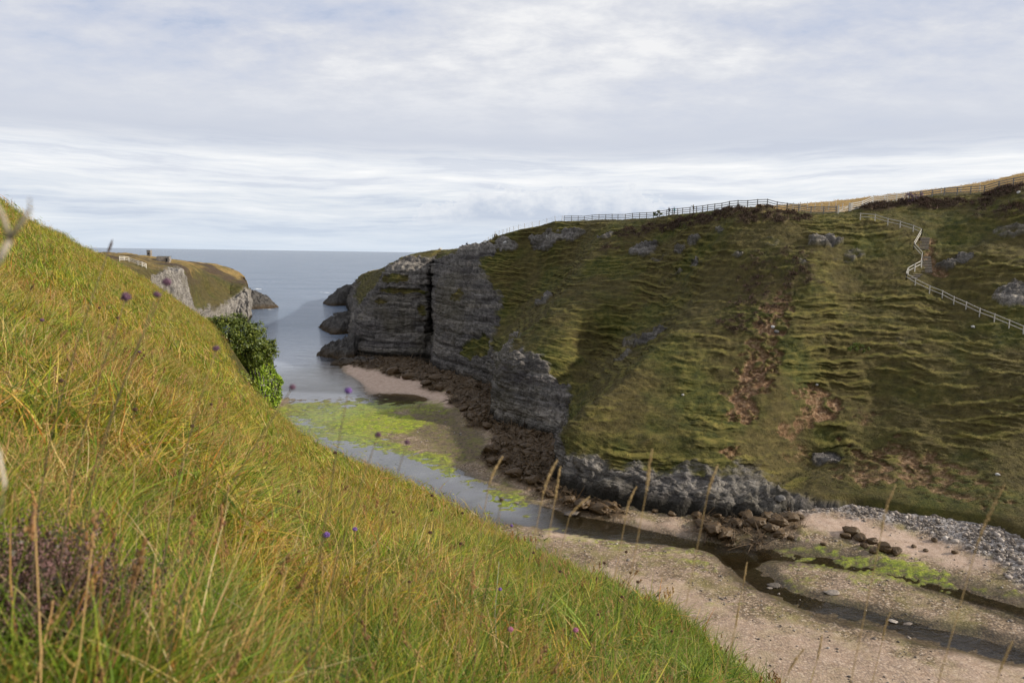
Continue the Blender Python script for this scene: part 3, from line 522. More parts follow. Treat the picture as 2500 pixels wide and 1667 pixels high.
def beach_fields(Q):
    P3 = np.dstack([Q, np.zeros(Q.shape[:-1])]) if Q.ndim == 3 else np.c_[Q, np.zeros(len(Q))]
    w = fbm(P3 * 0.12, 4, .6); w2 = fbm(P3 * .7 + 20, 4, .6); w3 = fbm(P3 * 2.5 + 7, 3, .6)
    z = bh(Q); dm = dist_line(Q, MAIN) + w * 1.2; d1 = dist_line(Q, FORK1) + w * 1.5; d2 = dist_line(Q, FORK2) + w * 1.5
    up = sst(Q[..., 0], 5, 16)
    z = z - (0.05 + .27 * up) * sst(1.9 + 2.2 * (1 - up) - dm, 0, 1.5) - .26 * sst(2.4 - d1, 0, 1.6) - .18 * sst(2.8 - d2, 0, 1.8)
    kelp = np.maximum(np.maximum(poly(Q, K_MAIN, w2, .9), .85 * poly(Q, K_BAND, w2 + .5 * w3, 1.2) * sst(w2 + .3 * w3, -.45, .05)), .9 * poly(Q, K_FOOT, w2, .8) * sst(w2 + .5 * w3, -.5, 0))
    wf = fbm(P3 * np.array([.35, 1.3, 1]) + 90, 4, .65); algae = np.maximum.reduce([g * poly(Q, p, w + .6 * w2, 4.0) for p, g in ALGAE]); patch = sst(.95 * algae + 1.2 * wf + .8 * w3, .45, .75)
    algae = algae * patch
    cob = poly(Q, COBBLE, w2 + .5 * w3, 1.6); sand = np.maximum.reduce([g * poly(Q, p, w2, 1.6) for p, g in SANDS])
    wet = np.maximum(np.maximum(1.0 * sst(3.0 - d1 + w2, 0, 1.5), .9 * sst(3.0 - d2 + w2, 0, 1.6)), .7 * sst(3.6 - dm, 0, 2.5)); wet = np.maximum(wet, sst(.10 - z, 0, .18))
    brown = .9 * poly(Q, BROWN, w + .4 * w2, 3.5)
    z = z + kelp * (.18 + .55 * np.abs(fbm(P3 * .45 + 3, 3)) + .22 * w2) * sst(z, -1.5, .2) + cob * (.10 * w3 + .12 * w2) + .085 * w2 * (1 - kelp) + .04 * w3 + algae * .14 * (1 - kelp)
    return z, kelp, algae, cob, sand, wet, brown
def mat_beach():
    k = NT('beach_shingle'); p = k.pos(); kelp, algae, cob, sand, wet, brown = (k.attr(a) for a in ('kelp', 'algae', 'cobble', 'sand', 'wet', 'brown'))
    peb = k.vor(p, 6.0); pebc = k.n('ShaderNodeSeparateColor'); k.set(pebc.inputs[0], peb.outputs['Color']); n2 = k.noise(p, .5, 5, .6); n3 = k.noise(p, 7.0, 5, .7)
    grav = k.ramp(pebc.outputs[0], [(0.0, (0.10, 0.068, 0.038)), (0.5, (0.22, 0.150, 0.088)), (0.85, (0.34, 0.25, 0.165)), (1.0, (0.46, 0.37, 0.28))])
    grav = k.mix(k.ramp(peb.outputs['Distance'], [(0.45, 0.0), (0.75, 0.7)]), grav, (0.06, 0.043, 0.028))
    sd = k.ramp(k.noise(p, 1.5, 5, .6), [(0.3, (0.40, 0.275, 0.20)), (0.6, (0.54, 0.40, 0.31))])
    c = k.mix(k.math('MULTIPLY', k.ramp(n2, [(0.45, 0.0), (0.62, 1.0)]), .28), grav, sd); c = k.mix(k.ramp(k.noise(p, .35, 6, .7), [(.48, 0.0), (.62, .55)]), c, k.ramp(n3, [(.3, (.11, .095, .02)), (.7, (.27, .23, .07))])); c = k.mix(k.math('MULTIPLY', k.ramp(n3, [(0.30, 0.0), (0.48, 1.0)]), sand), c, sd)
    c = k.mix(brown, c, k.mix(k.ramp(k.noise(p, .9, 6, .75), [(.47, 0.0), (.60, .75)]), k.ramp(k.noise(p, 2.2, 6, .75), [(0.38, (0.030, 0.024, 0.013)), (0.62, (0.20, 0.14, 0.08))]), (.13, .135, .014)))
    gc = k.ramp(pebc.outputs[1], [(0.0, (0.11, 0.095, 0.085)), (0.6, (0.25, 0.22, 0.20)), (1.0, (0.42, 0.38, 0.35))]); c = k.mix(cob, c, gc)
    c = k.mix(k.math('MULTIPLY', wet, .9), c, k.mix(1.0, c, (0.26, 0.25, 0.17), 'MULTIPLY'))
    ac = k.mix(k.ramp(n2, [(.42, 0.0), (.62, .5)]), k.ramp(k.noise(p, 1.9, 7, .75), [(0.36, (0.055, 0.085, 0.006)), (0.5, (0.19, 0.25, 0.010)), (0.62, (0.40, 0.45, 0.025))]), k.ramp(n3, [(0.3, (0.10, 0.09, 0.012)), (0.5, (0.27, 0.24, 0.02)), (0.7, (0.42, 0.38, 0.06))])); c = k.mix(k.math('MULTIPLY', algae, k.ramp(k.noise(k.vec(p, (.8, 2.0, 1)), 1.3, 7, .75), [(.38, .1), (.52, .95)])), c, ac)
    c = k.mix(kelp, c, k.ramp(n3, [(0.3, (0.024, 0.015, 0.007)), (0.5, (0.068, 0.040, 0.016)), (0.68, (0.14, 0.082, 0.032))]))
    rough = k.math('SUBTRACT', .9, k.math('MULTIPLY', wet, .5))
    h = k.math('SUBTRACT', k.math('MULTIPLY', n3, k.math('ADD', .4, k.math('MULTIPLY', kelp, 1.2))), k.math('MULTIPLY', peb.outputs['Distance'], k.math('SUBTRACT', .5, k.math('MULTIPLY', sand, .4))))
    return k.done(k.bsdf(c, rough, k.bump(h, .7, .12), .4))
def build_beach():
    x = np.arange(-75, 75, .32); y = np.concatenate([np.arange(20, 140, .32), np.arange(140, 235, .8)])
    Q = np.stack(np.meshgrid(x, y, indexing='ij'), -1); z, *m = beach_fields(Q)
    z = np.where(Q[..., 1] > 190, np.minimum(z, -6), z); z = np.clip(z, -9, 5)
    V = np.dstack([Q, z]); names = ('kelp', 'algae', 'cobble', 'sand', 'wet', 'brown')
    o = mesh_np('beach', V, grid_faces(len(x), len(y)), mat_beach(), {a: b.ravel() for a, b in zip(names, m)}); tag(o, 'tidal beach of shingle and pink sand at the foot of the slopes', 'beach', kind='structure')
    return V
BV = build_beach(); BBV = bvh_of(BV[::2, ::2])
def mat_sea():
    k = NT('sea_water'); p = k.pos(); dp = k.attr('depth')
    w1 = k.noise(k.vec(p, (.12, .30, 1)), 1.0, 6, .6, .4); w2 = k.noise(k.vec(p, (.9, 2.2, 1)), 1.0, 5, .65); w3 = k.noise(k.vec(p, (.012, .03, 1)), 1.0, 4, .55)
    h = k.math('ADD', k.math('MULTIPLY', w1, 1.6), k.math('MULTIPLY', w2, .28)); calm = k.attr('calm')
    x = k.n('ShaderNodeBump'); x.inputs['Distance'].default_value = 0.5; k.set(x.inputs['Height'], h); k.set(x.inputs['Strength'], k.math('ADD', .04, k.math('MULTIPLY', calm, .62)))
    body = k.n('ShaderNodeBsdfDiffuse'); k.set(body.inputs[0], k.mix(k.math('POWER', k.math('SUBTRACT', 1.0, k.attr('calm')), 1.5), k.ramp(w3, [(0.35, (0.095, 0.130, 0.185)), (0.65, (0.150, 0.185, 0.245))]), (.33, .34, .37)))  # body colour turns pale near shore to imitate reflected sky
    tr = k.n('ShaderNodeBsdfTransparent'); tr.inputs[0].default_value = (.86, .80, .66, 1)
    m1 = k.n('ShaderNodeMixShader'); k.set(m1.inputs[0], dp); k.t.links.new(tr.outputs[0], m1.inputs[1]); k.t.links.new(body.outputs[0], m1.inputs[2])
    gl = k.n('ShaderNodeBsdfGlossy'); gl.inputs['Roughness'].default_value = .10; gl.inputs[0].default_value = (1, 1, 1, 1); k.set(gl.inputs['Normal'], x.outputs[0])
    fr = k.n('ShaderNodeFresnel'); fr.inputs[0].default_value = 1.34; k.set(fr.inputs['Normal'], x.outputs[0])
    m2 = k.n('ShaderNodeMixShader'); k.set(m2.inputs[0], k.math('MULTIPLY', fr.outputs[0], k.math('SUBTRACT', 1.0, k.math('MULTIPLY', calm, .5)))); k.t.links.new(m1.outputs[0], m2.inputs[1]); k.t.links.new(gl.outputs[0], m2.inputs[2])
    return k.done(m2.outputs[0])
def build_sea():
    x = np.concatenate([[-60000, -12000, -3000, -900, -320, -180, -110], np.arange(-76, 77, 1.0), [110, 180, 320, 900, 3000, 12000, 60000]])
    y = np.concatenate([np.arange(22, 236, 1.0), [245, 260, 290, 340, 420, 600, 1000, 2200, 5000, 12000, 30000, 80000]])
    Q = np.stack(np.meshgrid(x, y, indexing='ij'), -1); inside = (np.abs(Q[..., 0]) < 76) & (Q[..., 1] < 236)
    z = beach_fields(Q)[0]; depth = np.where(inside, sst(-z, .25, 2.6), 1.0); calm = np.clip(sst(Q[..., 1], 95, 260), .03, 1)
    V = np.dstack([Q, np.zeros_like(z)])
    sky_sheen = poly(Q, [(560, 955), (880, 960), (900, 975), (1010, 1090), (1130, 1130), (1300, 1240), (1300, 1285), (1180, 1260), (1000, 1180), (800, 1120), (560, 1020)], 0 * z, 4.0)  # flats where the pale body shows through in place of sky reflection
    o = mesh_np('sea', V, grid_faces(len(x), len(y)), mat_sea(), {'depth': np.maximum(depth, (.42 + .2 * fbm(np.dstack([Q, 0 * z]) * .4, 3)) * sky_sheen).ravel(), 'calm': calm.ravel(), 'sky_sheen': sky_sheen.ravel()}); tag(o, 'calm blue grey sea running into the inlet', 'sea', kind='structure')
build_sea()
def brook(line, width, sink, label):
    s = np.r_[0, np.cumsum(np.linalg.norm(np.diff(line, axis=0), axis=1))]; t = np.linspace(0, s[-1], 140); C = np.stack([np.interp(t, s, line[:, 0]), np.interp(t, s, line[:, 1])], -1); d = np.gradient(C, axis=0); d /= np.linalg.norm(d, axis=1)[:, None]; nrm = np.stack([-d[:, 1], d[:, 0]], -1); u = np.linspace(-1, 1, 7)
    w = width * (.75 + .5 * np.abs(fbm(np.c_[C, 0 * t] * .2, 3))); Q = C[:, None] + nrm[:, None] * (u[None, :, None] * w[:, None, None]); z = np.maximum(bh(C) - sink, .02)[:, None] * np.ones_like(u)[None]
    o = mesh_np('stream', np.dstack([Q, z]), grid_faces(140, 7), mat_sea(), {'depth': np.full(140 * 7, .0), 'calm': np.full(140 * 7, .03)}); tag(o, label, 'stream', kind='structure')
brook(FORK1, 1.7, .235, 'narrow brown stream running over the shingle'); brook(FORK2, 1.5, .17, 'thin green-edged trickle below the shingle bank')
# ------------------------------------------------------------------ small-shape builder
class MB:
    def __init__(s): s.v, s.f, s.a = [], [], []
    def tube(s, pts, rad, n=6, cap=True, a=0.0):
        pts = [np.asarray(p, float) for p in pts]; rad = [rad] * len(pts) if np.isscalar(rad) else list(rad); b = len(s.v)
        for i, p in enumerate(pts):
            d = pts[min(i + 1, len(pts) - 1)] - pts[max(i - 1, 0)]; d = d / (np.linalg.norm(d) + 1e-12)
            u = np.cross(d, (0, 0, 1) if abs(d[2]) < .9 else (1, 0, 0)); u /= np.linalg.norm(u); w = np.cross(d, u)
            for k in range(n): t = 2 * math.pi * k / n; s.v.append(p + rad[i] * (math.cos(t) * u + math.sin(t) * w)); s.a.append(a)
        for i in range(len(pts) - 1):
            for k in range(n): s.f.append((b + i*n + k, b + i*n + (k+1) % n, b + (i+1)*n + (k+1) % n, b + (i+1)*n + k))
        if cap: s.f.append(tuple(b + k for k in range(n))[::-1]); s.f.append(tuple(b + (len(pts)-1)*n + k for k in range(n)))
        return s
    def bar(s, p, q, w, h, up=(0, 0, 1)):          # a plank from p to q, w across, h tall
        p, q = np.asarray(p, float), np.asarray(q, float); d = (q - p) / np.linalg.norm(q - p); u = np.cross(d, up); u /= np.linalg.norm(u); t = np.cross(u, d); b = len(s.v)
        for c in (p, q):
            for i, j in ((-1, -1), (1, -1), (1, 1), (-1, 1)): s.v.append(c + u * w / 2 * i + t * h / 2 * j); s.a.append(0)
        s.f += [(b+3, b+2, b+1, b), (b+4, b+5, b+6, b+7)] + [(b+k, b+(k+1) % 4, b+4+(k+1) % 4, b+4+k) for k in range(4)]; return s
    def ball(s, c, r, seg=8, rings=5, a=0.0, jit=0.0):
        c = np.asarray(c, float); r = np.asarray([r] * 3 if np.isscalar(r) else r, float); b = len(s.v)
        s.v.append(c - np.array([0, 0, r[2]])); s.a.append(a)
        for i in range(1, rings):
            t = math.pi * i / rings
            for k in range(seg):
                q = 2 * math.pi * k / seg; s.v.append(c + r * np.array([math.sin(t) * math.cos(q), math.sin(t) * math.sin(q), -math.cos(t)]) * (1 + jit * random.uniform(-1, 1))); s.a.append(a)
        s.v.append(c + np.array([0, 0, r[2]])); s.a.append(a); e = len(s.v) - 1
        for k in range(seg): s.f.append((b, b+1+(k+1) % seg, b+1+k)); s.f.append((e, e-seg+k, e-seg+(k+1) % seg))
        for i in range(rings - 2):
            for k in range(seg): o = b + 1 + i*seg; s.f.append((o+k, o+(k+1) % seg, o+seg+(k+1) % seg, o+seg+k))
        return s
    def quad(s, p, a=0.0):
        b = len(s.v); s.v += [np.asarray(x, float) for x in p]; s.a += [a] * len(p); s.f.append(tuple(range(b, b + len(p)))); return s
    def build(s, name, mat, parent=None, smooth=False, local=None, link=True):
        V = np.array(s.v); V = V - np.asarray(local) if local is not None else V
        me = bpy.data.meshes.new(name); me.from_pydata(V.tolist(), [], s.f)
        if mat: me.materials.append(mat)
        if any(s.a): t = me.attributes.new('rnd', 'FLOAT', 'POINT'); t.data.foreach_set('value', np.array(s.a, np.float32))
        if smooth: me.polygons.foreach_set('use_smooth', [True] * len(me.polygons))
        o = bpy.data.objects.new(name, me)
        if link: COL.objects.link(o)
        if parent: o.parent = parent
        return o
def simple_mat(name, c1, c2, scale=8.0, rough=.85, spec=.25, bump=.3, transl=0.0, stretch=(1, 1, 1)):
    k = NT(name); tc = k.n('ShaderNodeTexCoord').outputs['Object']; n = k.noise(k.vec(tc, stretch), scale, 5, .6)
    c = k.ramp(n, [(.3, c1), (.7, c2)]); sh = k.bsdf(c, rough, k.bump(n, bump, .02), spec)
    if transl:
        t = k.n('ShaderNodeBsdfTranslucent'); k.set(t.inputs[0], c); m = k.n('ShaderNodeMixShader'); m.inputs[0].default_value = transl; k.t.links.new(sh, m.inputs[1]); k.t.links.new(t.outputs[0], m.inputs[2]); sh = m.outputs[0]
    return k.done(sh)

# ------------------------------------------------------------------ scattered growth
def instancer(name, P, rot, scl, idx, protos, label, cat):
    col = bpy.data.collections.new(name + '_shapes')
    for o in protos: col.objects.link(o)
    me = bpy.data.meshes.new(name); n = len(P); me.vertices.add(n); me.vertices.foreach_set('co', np.ascontiguousarray(P, np.float32).ravel())
    for a, t, f, v in (('rot', 'FLOAT_VECTOR', 'vector', rot), ('scl', 'FLOAT_VECTOR', 'vector', scl)):
        x = me.attributes.new(a, t, 'POINT'); x.data.foreach_set(f, np.ascontiguousarray(v, np.float32).ravel())
    x = me.attributes.new('idx', 'INT', 'POINT'); x.data.foreach_set('value', np.ascontiguousarray(idx, np.int32))
    o = bpy.data.objects.new(name, me); COL.objects.link(o)
    ng = bpy.data.node_groups.new(name, 'GeometryNodeTree'); ng.interface.new_socket('Geometry', in_out='INPUT', socket_type='NodeSocketGeometry'); ng.interface.new_socket('Geometry', in_out='OUTPUT', socket_type='NodeSocketGeometry')
    N, L = ng.nodes, ng.links; i = N.new('NodeGroupInput'); u = N.new('NodeGroupOutput')
    ci = N.new('GeometryNodeCollectionInfo'); ci.inputs[0].default_value = col; ci.inputs['Separate Children'].default_value = True; ci.inputs['Reset Children'].default_value = True
    ip = N.new('GeometryNodeInstanceOnPoints'); ip.inputs['Pick Instance'].default_value = True
    def att(nm, t): a = N.new('GeometryNodeInputNamedAttribute'); a.data_type = t; a.inputs[0].default_value = nm; return a.outputs[0]
    e = N.new('FunctionNodeEulerToRotation'); L.new(att('rot', 'FLOAT_VECTOR'), e.inputs[0])
    L.new(i.outputs[0], ip.inputs['Points']); L.new(ci.outputs[0], ip.inputs['Instance']); L.new(att('idx', 'INT'), ip.inputs['Instance Index']); L.new(e.outputs[0], ip.inputs['Rotation']); L.new(att('scl', 'FLOAT_VECTOR'), ip.inputs['Scale']); L.new(ip.outputs[0], u.inputs[0])
    md = o.modifiers.new('scatter', 'NODES'); md.node_group = ng
    return tag(o, label, cat, kind='stuff')
def blades(name, n, h, w, spread, lean, droop, seg, mat, seed, wind=(.0, .0), tip=0.15):
    r = np.random.default_rng(seed); V, F, A = [], [], []
    for b in range(n):
        a = r.uniform(0, 2 * math.pi); d = np.array([math.cos(a), math.sin(a), 0]); base = np.append(r.normal(0, spread, 2), 0); L = h * r.uniform(.55, 1.15); ln = lean * r.uniform(.2, 1.2); dr = droop * r.uniform(.3, 1.5); side = np.array([-d[1], d[0], 0]); ph = r.uniform(0, 1)
        tw = r.uniform(-.8, .8); side = side * math.cos(tw) + d * math.sin(tw); q = len(V)
        for s in range(seg + 1):
            t = s / seg; p = base + d * L * (ln * t + dr * t * t) + np.array([wind[0], wind[1], 0]) * L * t * t + np.array([0, 0, L * (t - .45 * dr * t * t)])
            ww = w * r.uniform(.9, 1.1) * (1 - (1 - tip) * t ** 1.6) / 2; V += [p - side * ww, p + side * ww]; A += [ph, ph]
        for s in range(seg): F.append((q + 2*s, q + 2*s + 1, q + 2*s + 3, q + 2*s + 2))
    return mesh_np(name, np.array(V), np.array(F), mat, {'rnd': np.array(A)}, True, link=False)
def mat_grass(name, stops, patch_scale, patch_col, patch_amt, transl=.35, rough=.55):
    k = NT(name); oi = k.n('ShaderNodeObjectInfo'); rn = k.attr('rnd'); p = k.pos()
    f = k.math('FRACT', k.math('ADD', k.math('MULTIPLY', oi.outputs['Random'], .9), k.math('MULTIPLY', rn, .75)))
    c = k.ramp(f, stops); pn = k.noise(p, patch_scale, 4, .6)
    c = k.mix(k.math('MULTIPLY', k.ramp(pn, [(.42, 0.0), (.60, 1.0)]), patch_amt), c, patch_col, 'MULTIPLY')
    c = k.mix(k.math('MULTIPLY', k.ramp(k.noise(p, patch_scale * 3.1, 3, .6), [(.5, 0.0), (.64, 1.0)]), patch_amt * .8), c, (.45, .68, .6), 'MULTIPLY')
    sh = k.bsdf(c, rough, None, .28); t = k.n('ShaderNodeBsdfTranslucent'); k.set(t.inputs[0], c); m = k.n('ShaderNodeMixShader'); m.inputs[0].default_value = transl; k.t.links.new(sh, m.inputs[1]); k.t.links.new(t.outputs[0], m.inputs[2])
    return k.done(m.outputs[0])
MEADOW_STOPS = [(0.0, (0.060, 0.100, 0.010)), (0.2, (0.16, 0.25, 0.016)), (0.46, (0.33, 0.39, 0.028)), (0.66, (0.50, 0.45, 0.055)), (0.80, (0.68, 0.53, 0.19)), (0.88, (0.42, 0.18, 0.035)), (1.0, (0.10, 0.14, 0.014))]
M_BLADE = mat_grass('meadow_blade', MEADOW_STOPS, .5, (1.12, .78, .55), .8)
M_FRESH = mat_grass('fresh_blade', [(0, (0.045, 0.085, 0.010)), (.3, (0.11, 0.19, 0.016)), (.6, (0.21, 0.31, 0.028)), (.82, (0.34, 0.38, 0.05)), (1, (0.07, 0.12, 0.012))], .5, (1.05, .9, .7), .5)
M_STRAW = mat_grass('straw_blade', [(0, (0.44, 0.27, 0.07)), (.4, (0.60, 0.44, 0.17)), (.65, (0.38, 0.15, 0.035)), (1, (0.66, 0.54, 0.29))], .6, (1, .85, .7), .4)
M_RUST = mat_grass('rusty_stalk', [(0, (0.20, 0.10, 0.035)), (.4, (0.38, 0.21, 0.07)), (.7, (0.50, 0.33, 0.13)), (1, (0.14, 0.07, 0.035))], .8, (1, .8, .7), .4, .15)
def sample_grid(V, rho, mask=None, maxn=None):
    c = (V[:-1, :-1] + V[1:, :-1] + V[1:, 1:] + V[:-1, 1:]) / 4; A = np.linalg.norm(np.cross(V[1:, 1:] - V[:-1, :-1], V[:-1, 1:] - V[1:, :-1]), axis=-1) / 2
    w = A * rho(c); w = w * mask[:-1, :-1] if mask is not None else w; n = int(w.sum()); n = min(n, maxn) if maxn else n
    k = rng.choice(w.size, n, p=(w / w.sum()).ravel()); i, j = np.unravel_index(k, w.shape); s, t = rng.random((2, n, 1))
    P = V[i, j] * (1-s) * (1-t) + V[i+1, j] * s * (1-t) + V[i+1, j+1] * s * t + V[i, j+1] * (1-s) * t
    return P, i, j
def in_view(P, m=350):
    d = (P - EYE); z = d @ FW; x = 1250 + FPX * (d @ CR) / np.maximum(z, .01); y = 833.5 - FPX * (d @ CU) / np.maximum(z, .01)
    return (z > .3) & (x > -m) & (x < 2500 + m) & (y > -m) & (y < 1667 + m)
HSPOT = [(40, 1640, 60, .34), (150, 1660, 60, .34), (250, 1600, 52, .28), (90, 1560, 56, .32), (330, 1650, 40, .22), (10, 1540, 46, .30), (200, 1540, 48, .27), (290, 1520, 40, .22), (60, 1480, 40, .28)]
def meadow():
    row = np.broadcast_to(NVV[None], NV.shape[:2]); mk = ((row > 2.2) & (row < 9.7)).astype(float)
    dist = lambda c: np.linalg.norm(c - EYE, axis=-1)
    P, i, j = sample_grid(NV, lambda c: np.clip(760 / np.maximum(dist(c), .5) ** .92, 0, 360) * in_view(c) * np.clip(.12 + 3.0 * np.abs(fbm(c * np.where(dist(c) < 12, 2.2, .8)[..., None] + 40, 2)), .10, 2.4), mk)
    d = np.linalg.norm(P - EYE, axis=1); keep = d > 0.95
    for q in HSPOT: keep &= (np.linalg.norm(P[:, :2] - hit(q[0], q[1], NBV)[:2], axis=1) > .17) | (rng.random(len(P)) < .18)
    P, d = P[keep], d[keep]; keep = d > .95; P, d = P[keep], d[keep]; n = len(P)
    pr = [blades('grass_tuft', 24, .34, .0066, .05, .35, .75, 5, M_BLADE, 1, (.18, .05)), blades('grass_tuft', 20, .40, .0056, .05, .25, .6, 5, M_FRESH, 2, (.15, .1)), blades('grass_tuft', 13, .42, .0046, .06, .45, .5, 5, M_STRAW, 3, (.1, .0)),
          blades('grass_tuft', 20, .34, .013, .09, .45, .9, 4, M_BLADE, 4, (.15, .05)), blades('grass_tuft', 18, .31, .012, .09, .40, .8, 4, M_FRESH, 5, (.12, .1)), blades('grass_tuft', 12, .40, .008, .10, .35, .4, 4, M_STRAW, 6, (.1, .0)),
          blades('grass_tuft', 28, .36, .020, .26, .45, .6, 3, M_BLADE, 7, (.12, .05)), blades('grass_tuft', 26, .32, .021, .28, .5, .6, 3, M_FRESH, 8, (.12, .05)), blades('grass_tuft', 16, .40, .016, .22, .4, .4, 3, M_STRAW, 9, (.1, 0))]
    def stalks(seed, hw):
        r = np.random.default_rng(seed); m = MB()
        for q in range(3):
            a = r.uniform(0, 6.3); b = np.array([r.normal(0, .05), r.normal(0, .05), 0]); L = r.uniform(.36, .56); t = b + np.array([math.cos(a) * .1, math.sin(a) * .1, L]); m.tube([b, (b + t) / 2 + r.normal(0, .012, 3), t], [.0022 * hw, .0018 * hw, .0014 * hw], 4, False, .2 + .6 * r.random())
            for k in range(14): s_ = r.random(); m.ball(t - np.array([0, 0, .075 * s_]) + r.normal(0, .0035 * hw, 3), (.0035 * hw, .0035 * hw, .007 * hw), 4, 3, .5 + .5 * r.random())
        return m.build('grass_tuft', M_RUST, None, True, link=False)
    pr += [stalks(51, 1.0), stalks(52, 1.0), stalks(53, 1.8)]
    z = np.where(d < 5.5, 0, np.where(d < 22, 3, 6)); straw = rng.random(n) < np.where(P[:, 0] > -.3, .45, 1.05) * (.14 + .34 * sst(fbm(P * .25 + 11, 3), -.2, .3)); gp = np.clip(.30 + .55 * sst(P[:, 0] + 1.2 * fbm(P * .5 + 70, 3), -1.5, .8) * (d < 25) + .5 * fbm(P * .35 + 33, 3), .08, .92); idx = z + np.where(straw, 2, (rng.random(n) < gp).astype(int)); st_ = rng.random(n) < np.where(d < 16, .035, .006); idx = np.where(st_, np.where(d < 10, 9 + rng.integers(0, 2, n), 11), idx)
    sc_ = rng.uniform(.65, 1.2, n) * np.where(d < 2.2, .8, 1) * np.clip(1 + .75 * fbm(P * 1.3 + 3, 3), .45, 1.7); idx = np.asarray(idx)
    rot = np.stack([rng.normal(0, .38, n), rng.normal(0, .38, n) + .15, rng.uniform(-math.pi, math.pi, n)], -1)
    P = P - np.array([0, 0, .02]); return instancer('meadow_grass', P, rot, np.stack([sc_] * 3, -1), idx, pr, 'long yellow green meadow grass covering the near hillside', 'grass')
meadow()
M_TURF = mat_grass('slope_turf', [(0, (0.030, 0.038, 0.008)), (.3, (0.055, 0.062, 0.012)), (.55, (0.085, 0.080, 0.018)), (.8, (0.13, 0.10, 0.036)), (1, (0.045, 0.052, 0.010))], .12, (1.0, .72, .6), .8, .2, .8)
M_HEATH = mat_grass('heather_twig', [(0, (0.035, 0.026, 0.012)), (.5, (0.075, 0.048, 0.030)), (.8, (0.10, 0.065, 0.04)), (1, (0.15, 0.09, 0.09))], .4, (1, .8, .8), .3, .1, .9)
def slope_growth():
    row = np.broadcast_to(VV[None], FROCK.shape); turf = np.clip(1 - FROCK * 1.4 - FSOIL * 1.1, 0, 1) * ((row > 1.1) & (row < 6.9)) * (1 - .85 * FHEATH) * np.where(row > 5.7, .35, 1)
    dist = lambda c: np.linalg.norm(c - EYE, axis=-1)
    P, i, j = sample_grid(FV2, lambda c: np.clip(900 / np.maximum(dist(c), 60) , 0, 12) * in_view(c, 120), turf, 16000); n = len(P); dry = FDRY[i, j] > .5
    pr = [blades('turf', 9, .22, .05, .20, .9, .7, 2, M_TURF, 21), blades('turf', 8, .18, .055, .22, 1.0, .6, 2, M_TURF, 22), blades('turf', 8, .40, .045, .22, .4, .4, 2, M_STRAW, 23)]
    idx = np.where(dry, 2, rng.integers(0, 2, n)); s = rng.uniform(.6, 1.25, n)
    rot = np.stack([rng.normal(0, .25, n), rng.normal(0, .25, n), rng.uniform(0, 6.3, n)], -1)
    instancer('slope_grass', P - np.array([0, 0, .03]), rot, np.stack([s] * 3, -1), idx, pr, 'short tufted turf covering the far hillside', 'grass')
    P, i, j = sample_grid(FV2, lambda c: 9 * in_view(c, 200), sst(FHEATH, .35, .8) * (row < 6.2), 26000); n = len(P); s = rng.uniform(.6, 1.5, n)
    pr = [blades('heather_clump', 16, .38, .06, .16, .8, .2, 2, M_HEATH, 31), blades('heather_clump', 14, .30, .07, .2, .9, .2, 2, M_HEATH, 32)]
    instancer('heather_growth', P, np.stack([rng.normal(0, .2, n), rng.normal(0, .2, n), rng.uniform(0, 6.3, n)], -1), np.stack([s] * 3, -1), rng.integers(0, 2, n), pr, 'dark brown heather in patches on the far hillside', 'heather')
slope_growth()
def stone_mesh(name, r, seed, mat, sub=2, flat=.65, link=False, freq=1.4, amp=.35):
    bm = bmesh.new(); bmesh.ops.create_icosphere(bm, subdivisions=sub, radius=1); V = np.array([v.co[:] for v in bm.verts]); F = np.array([[v.index for v in f.verts] for f in bm.faces]); bm.free()
    q = fbm(V * freq + seed * 7.7, 3); V = V * (1 + amp * q)[:, None] + .25 * amp * perlin(V * 3.1 + seed)[:, None] * V
    if sub > 2:
        for kk in range(14):                # chop flat faces
            d = np.random.default_rng(seed * 31 + kk).normal(size=3); d /= np.linalg.norm(d); t = V @ d - .74; V = V - np.clip(t, 0, None)[:, None] * d * .9
        V = V * (1 + .07 * fbm(V * 4.0 + seed, 3))[:, None]
    V[:, 2] *= flat; return mesh_np(name, V * r, F, mat, None, False, link=link)
def mat_stone(name, stops):
    k = NT(name); oi = k.n('ShaderNodeObjectInfo'); p = k.pos(); n = k.noise(p, 6.0, 5, .7)
    c = k.ramp(oi.outputs['Random'], stops); c = k.mix(.55, c, k.mix(1.0, c, k.ramp(n, [(.3, .35), (.7, 1.6)]), 'MULTIPLY')); return k.done(k.bsdf(c, .85, k.bump(n, .4, .05), .3))
M_PEB = mat_stone('pebble_stone', [(0, (0.10, 0.085, 0.07)), (.35, (0.16, 0.13, 0.105)), (.7, (0.24, 0.20, 0.165)), (.95, (0.36, 0.32, 0.28))])
M_GREY = mat_stone('grey_cobble', [(0, (0.10, 0.082, 0.066)), (.5, (0.21, 0.175, 0.145)), (.9, (0.37, 0.315, 0.27)), (1, (.50, .45, .40))])
M_WEED = simple_mat('bladder_wrack', (0.024, 0.015, 0.007), (0.13, 0.076, 0.028), 9, .6, .4, .8)
BCOB, BKELP, BSAND = (np.array([0.0]),) * 3
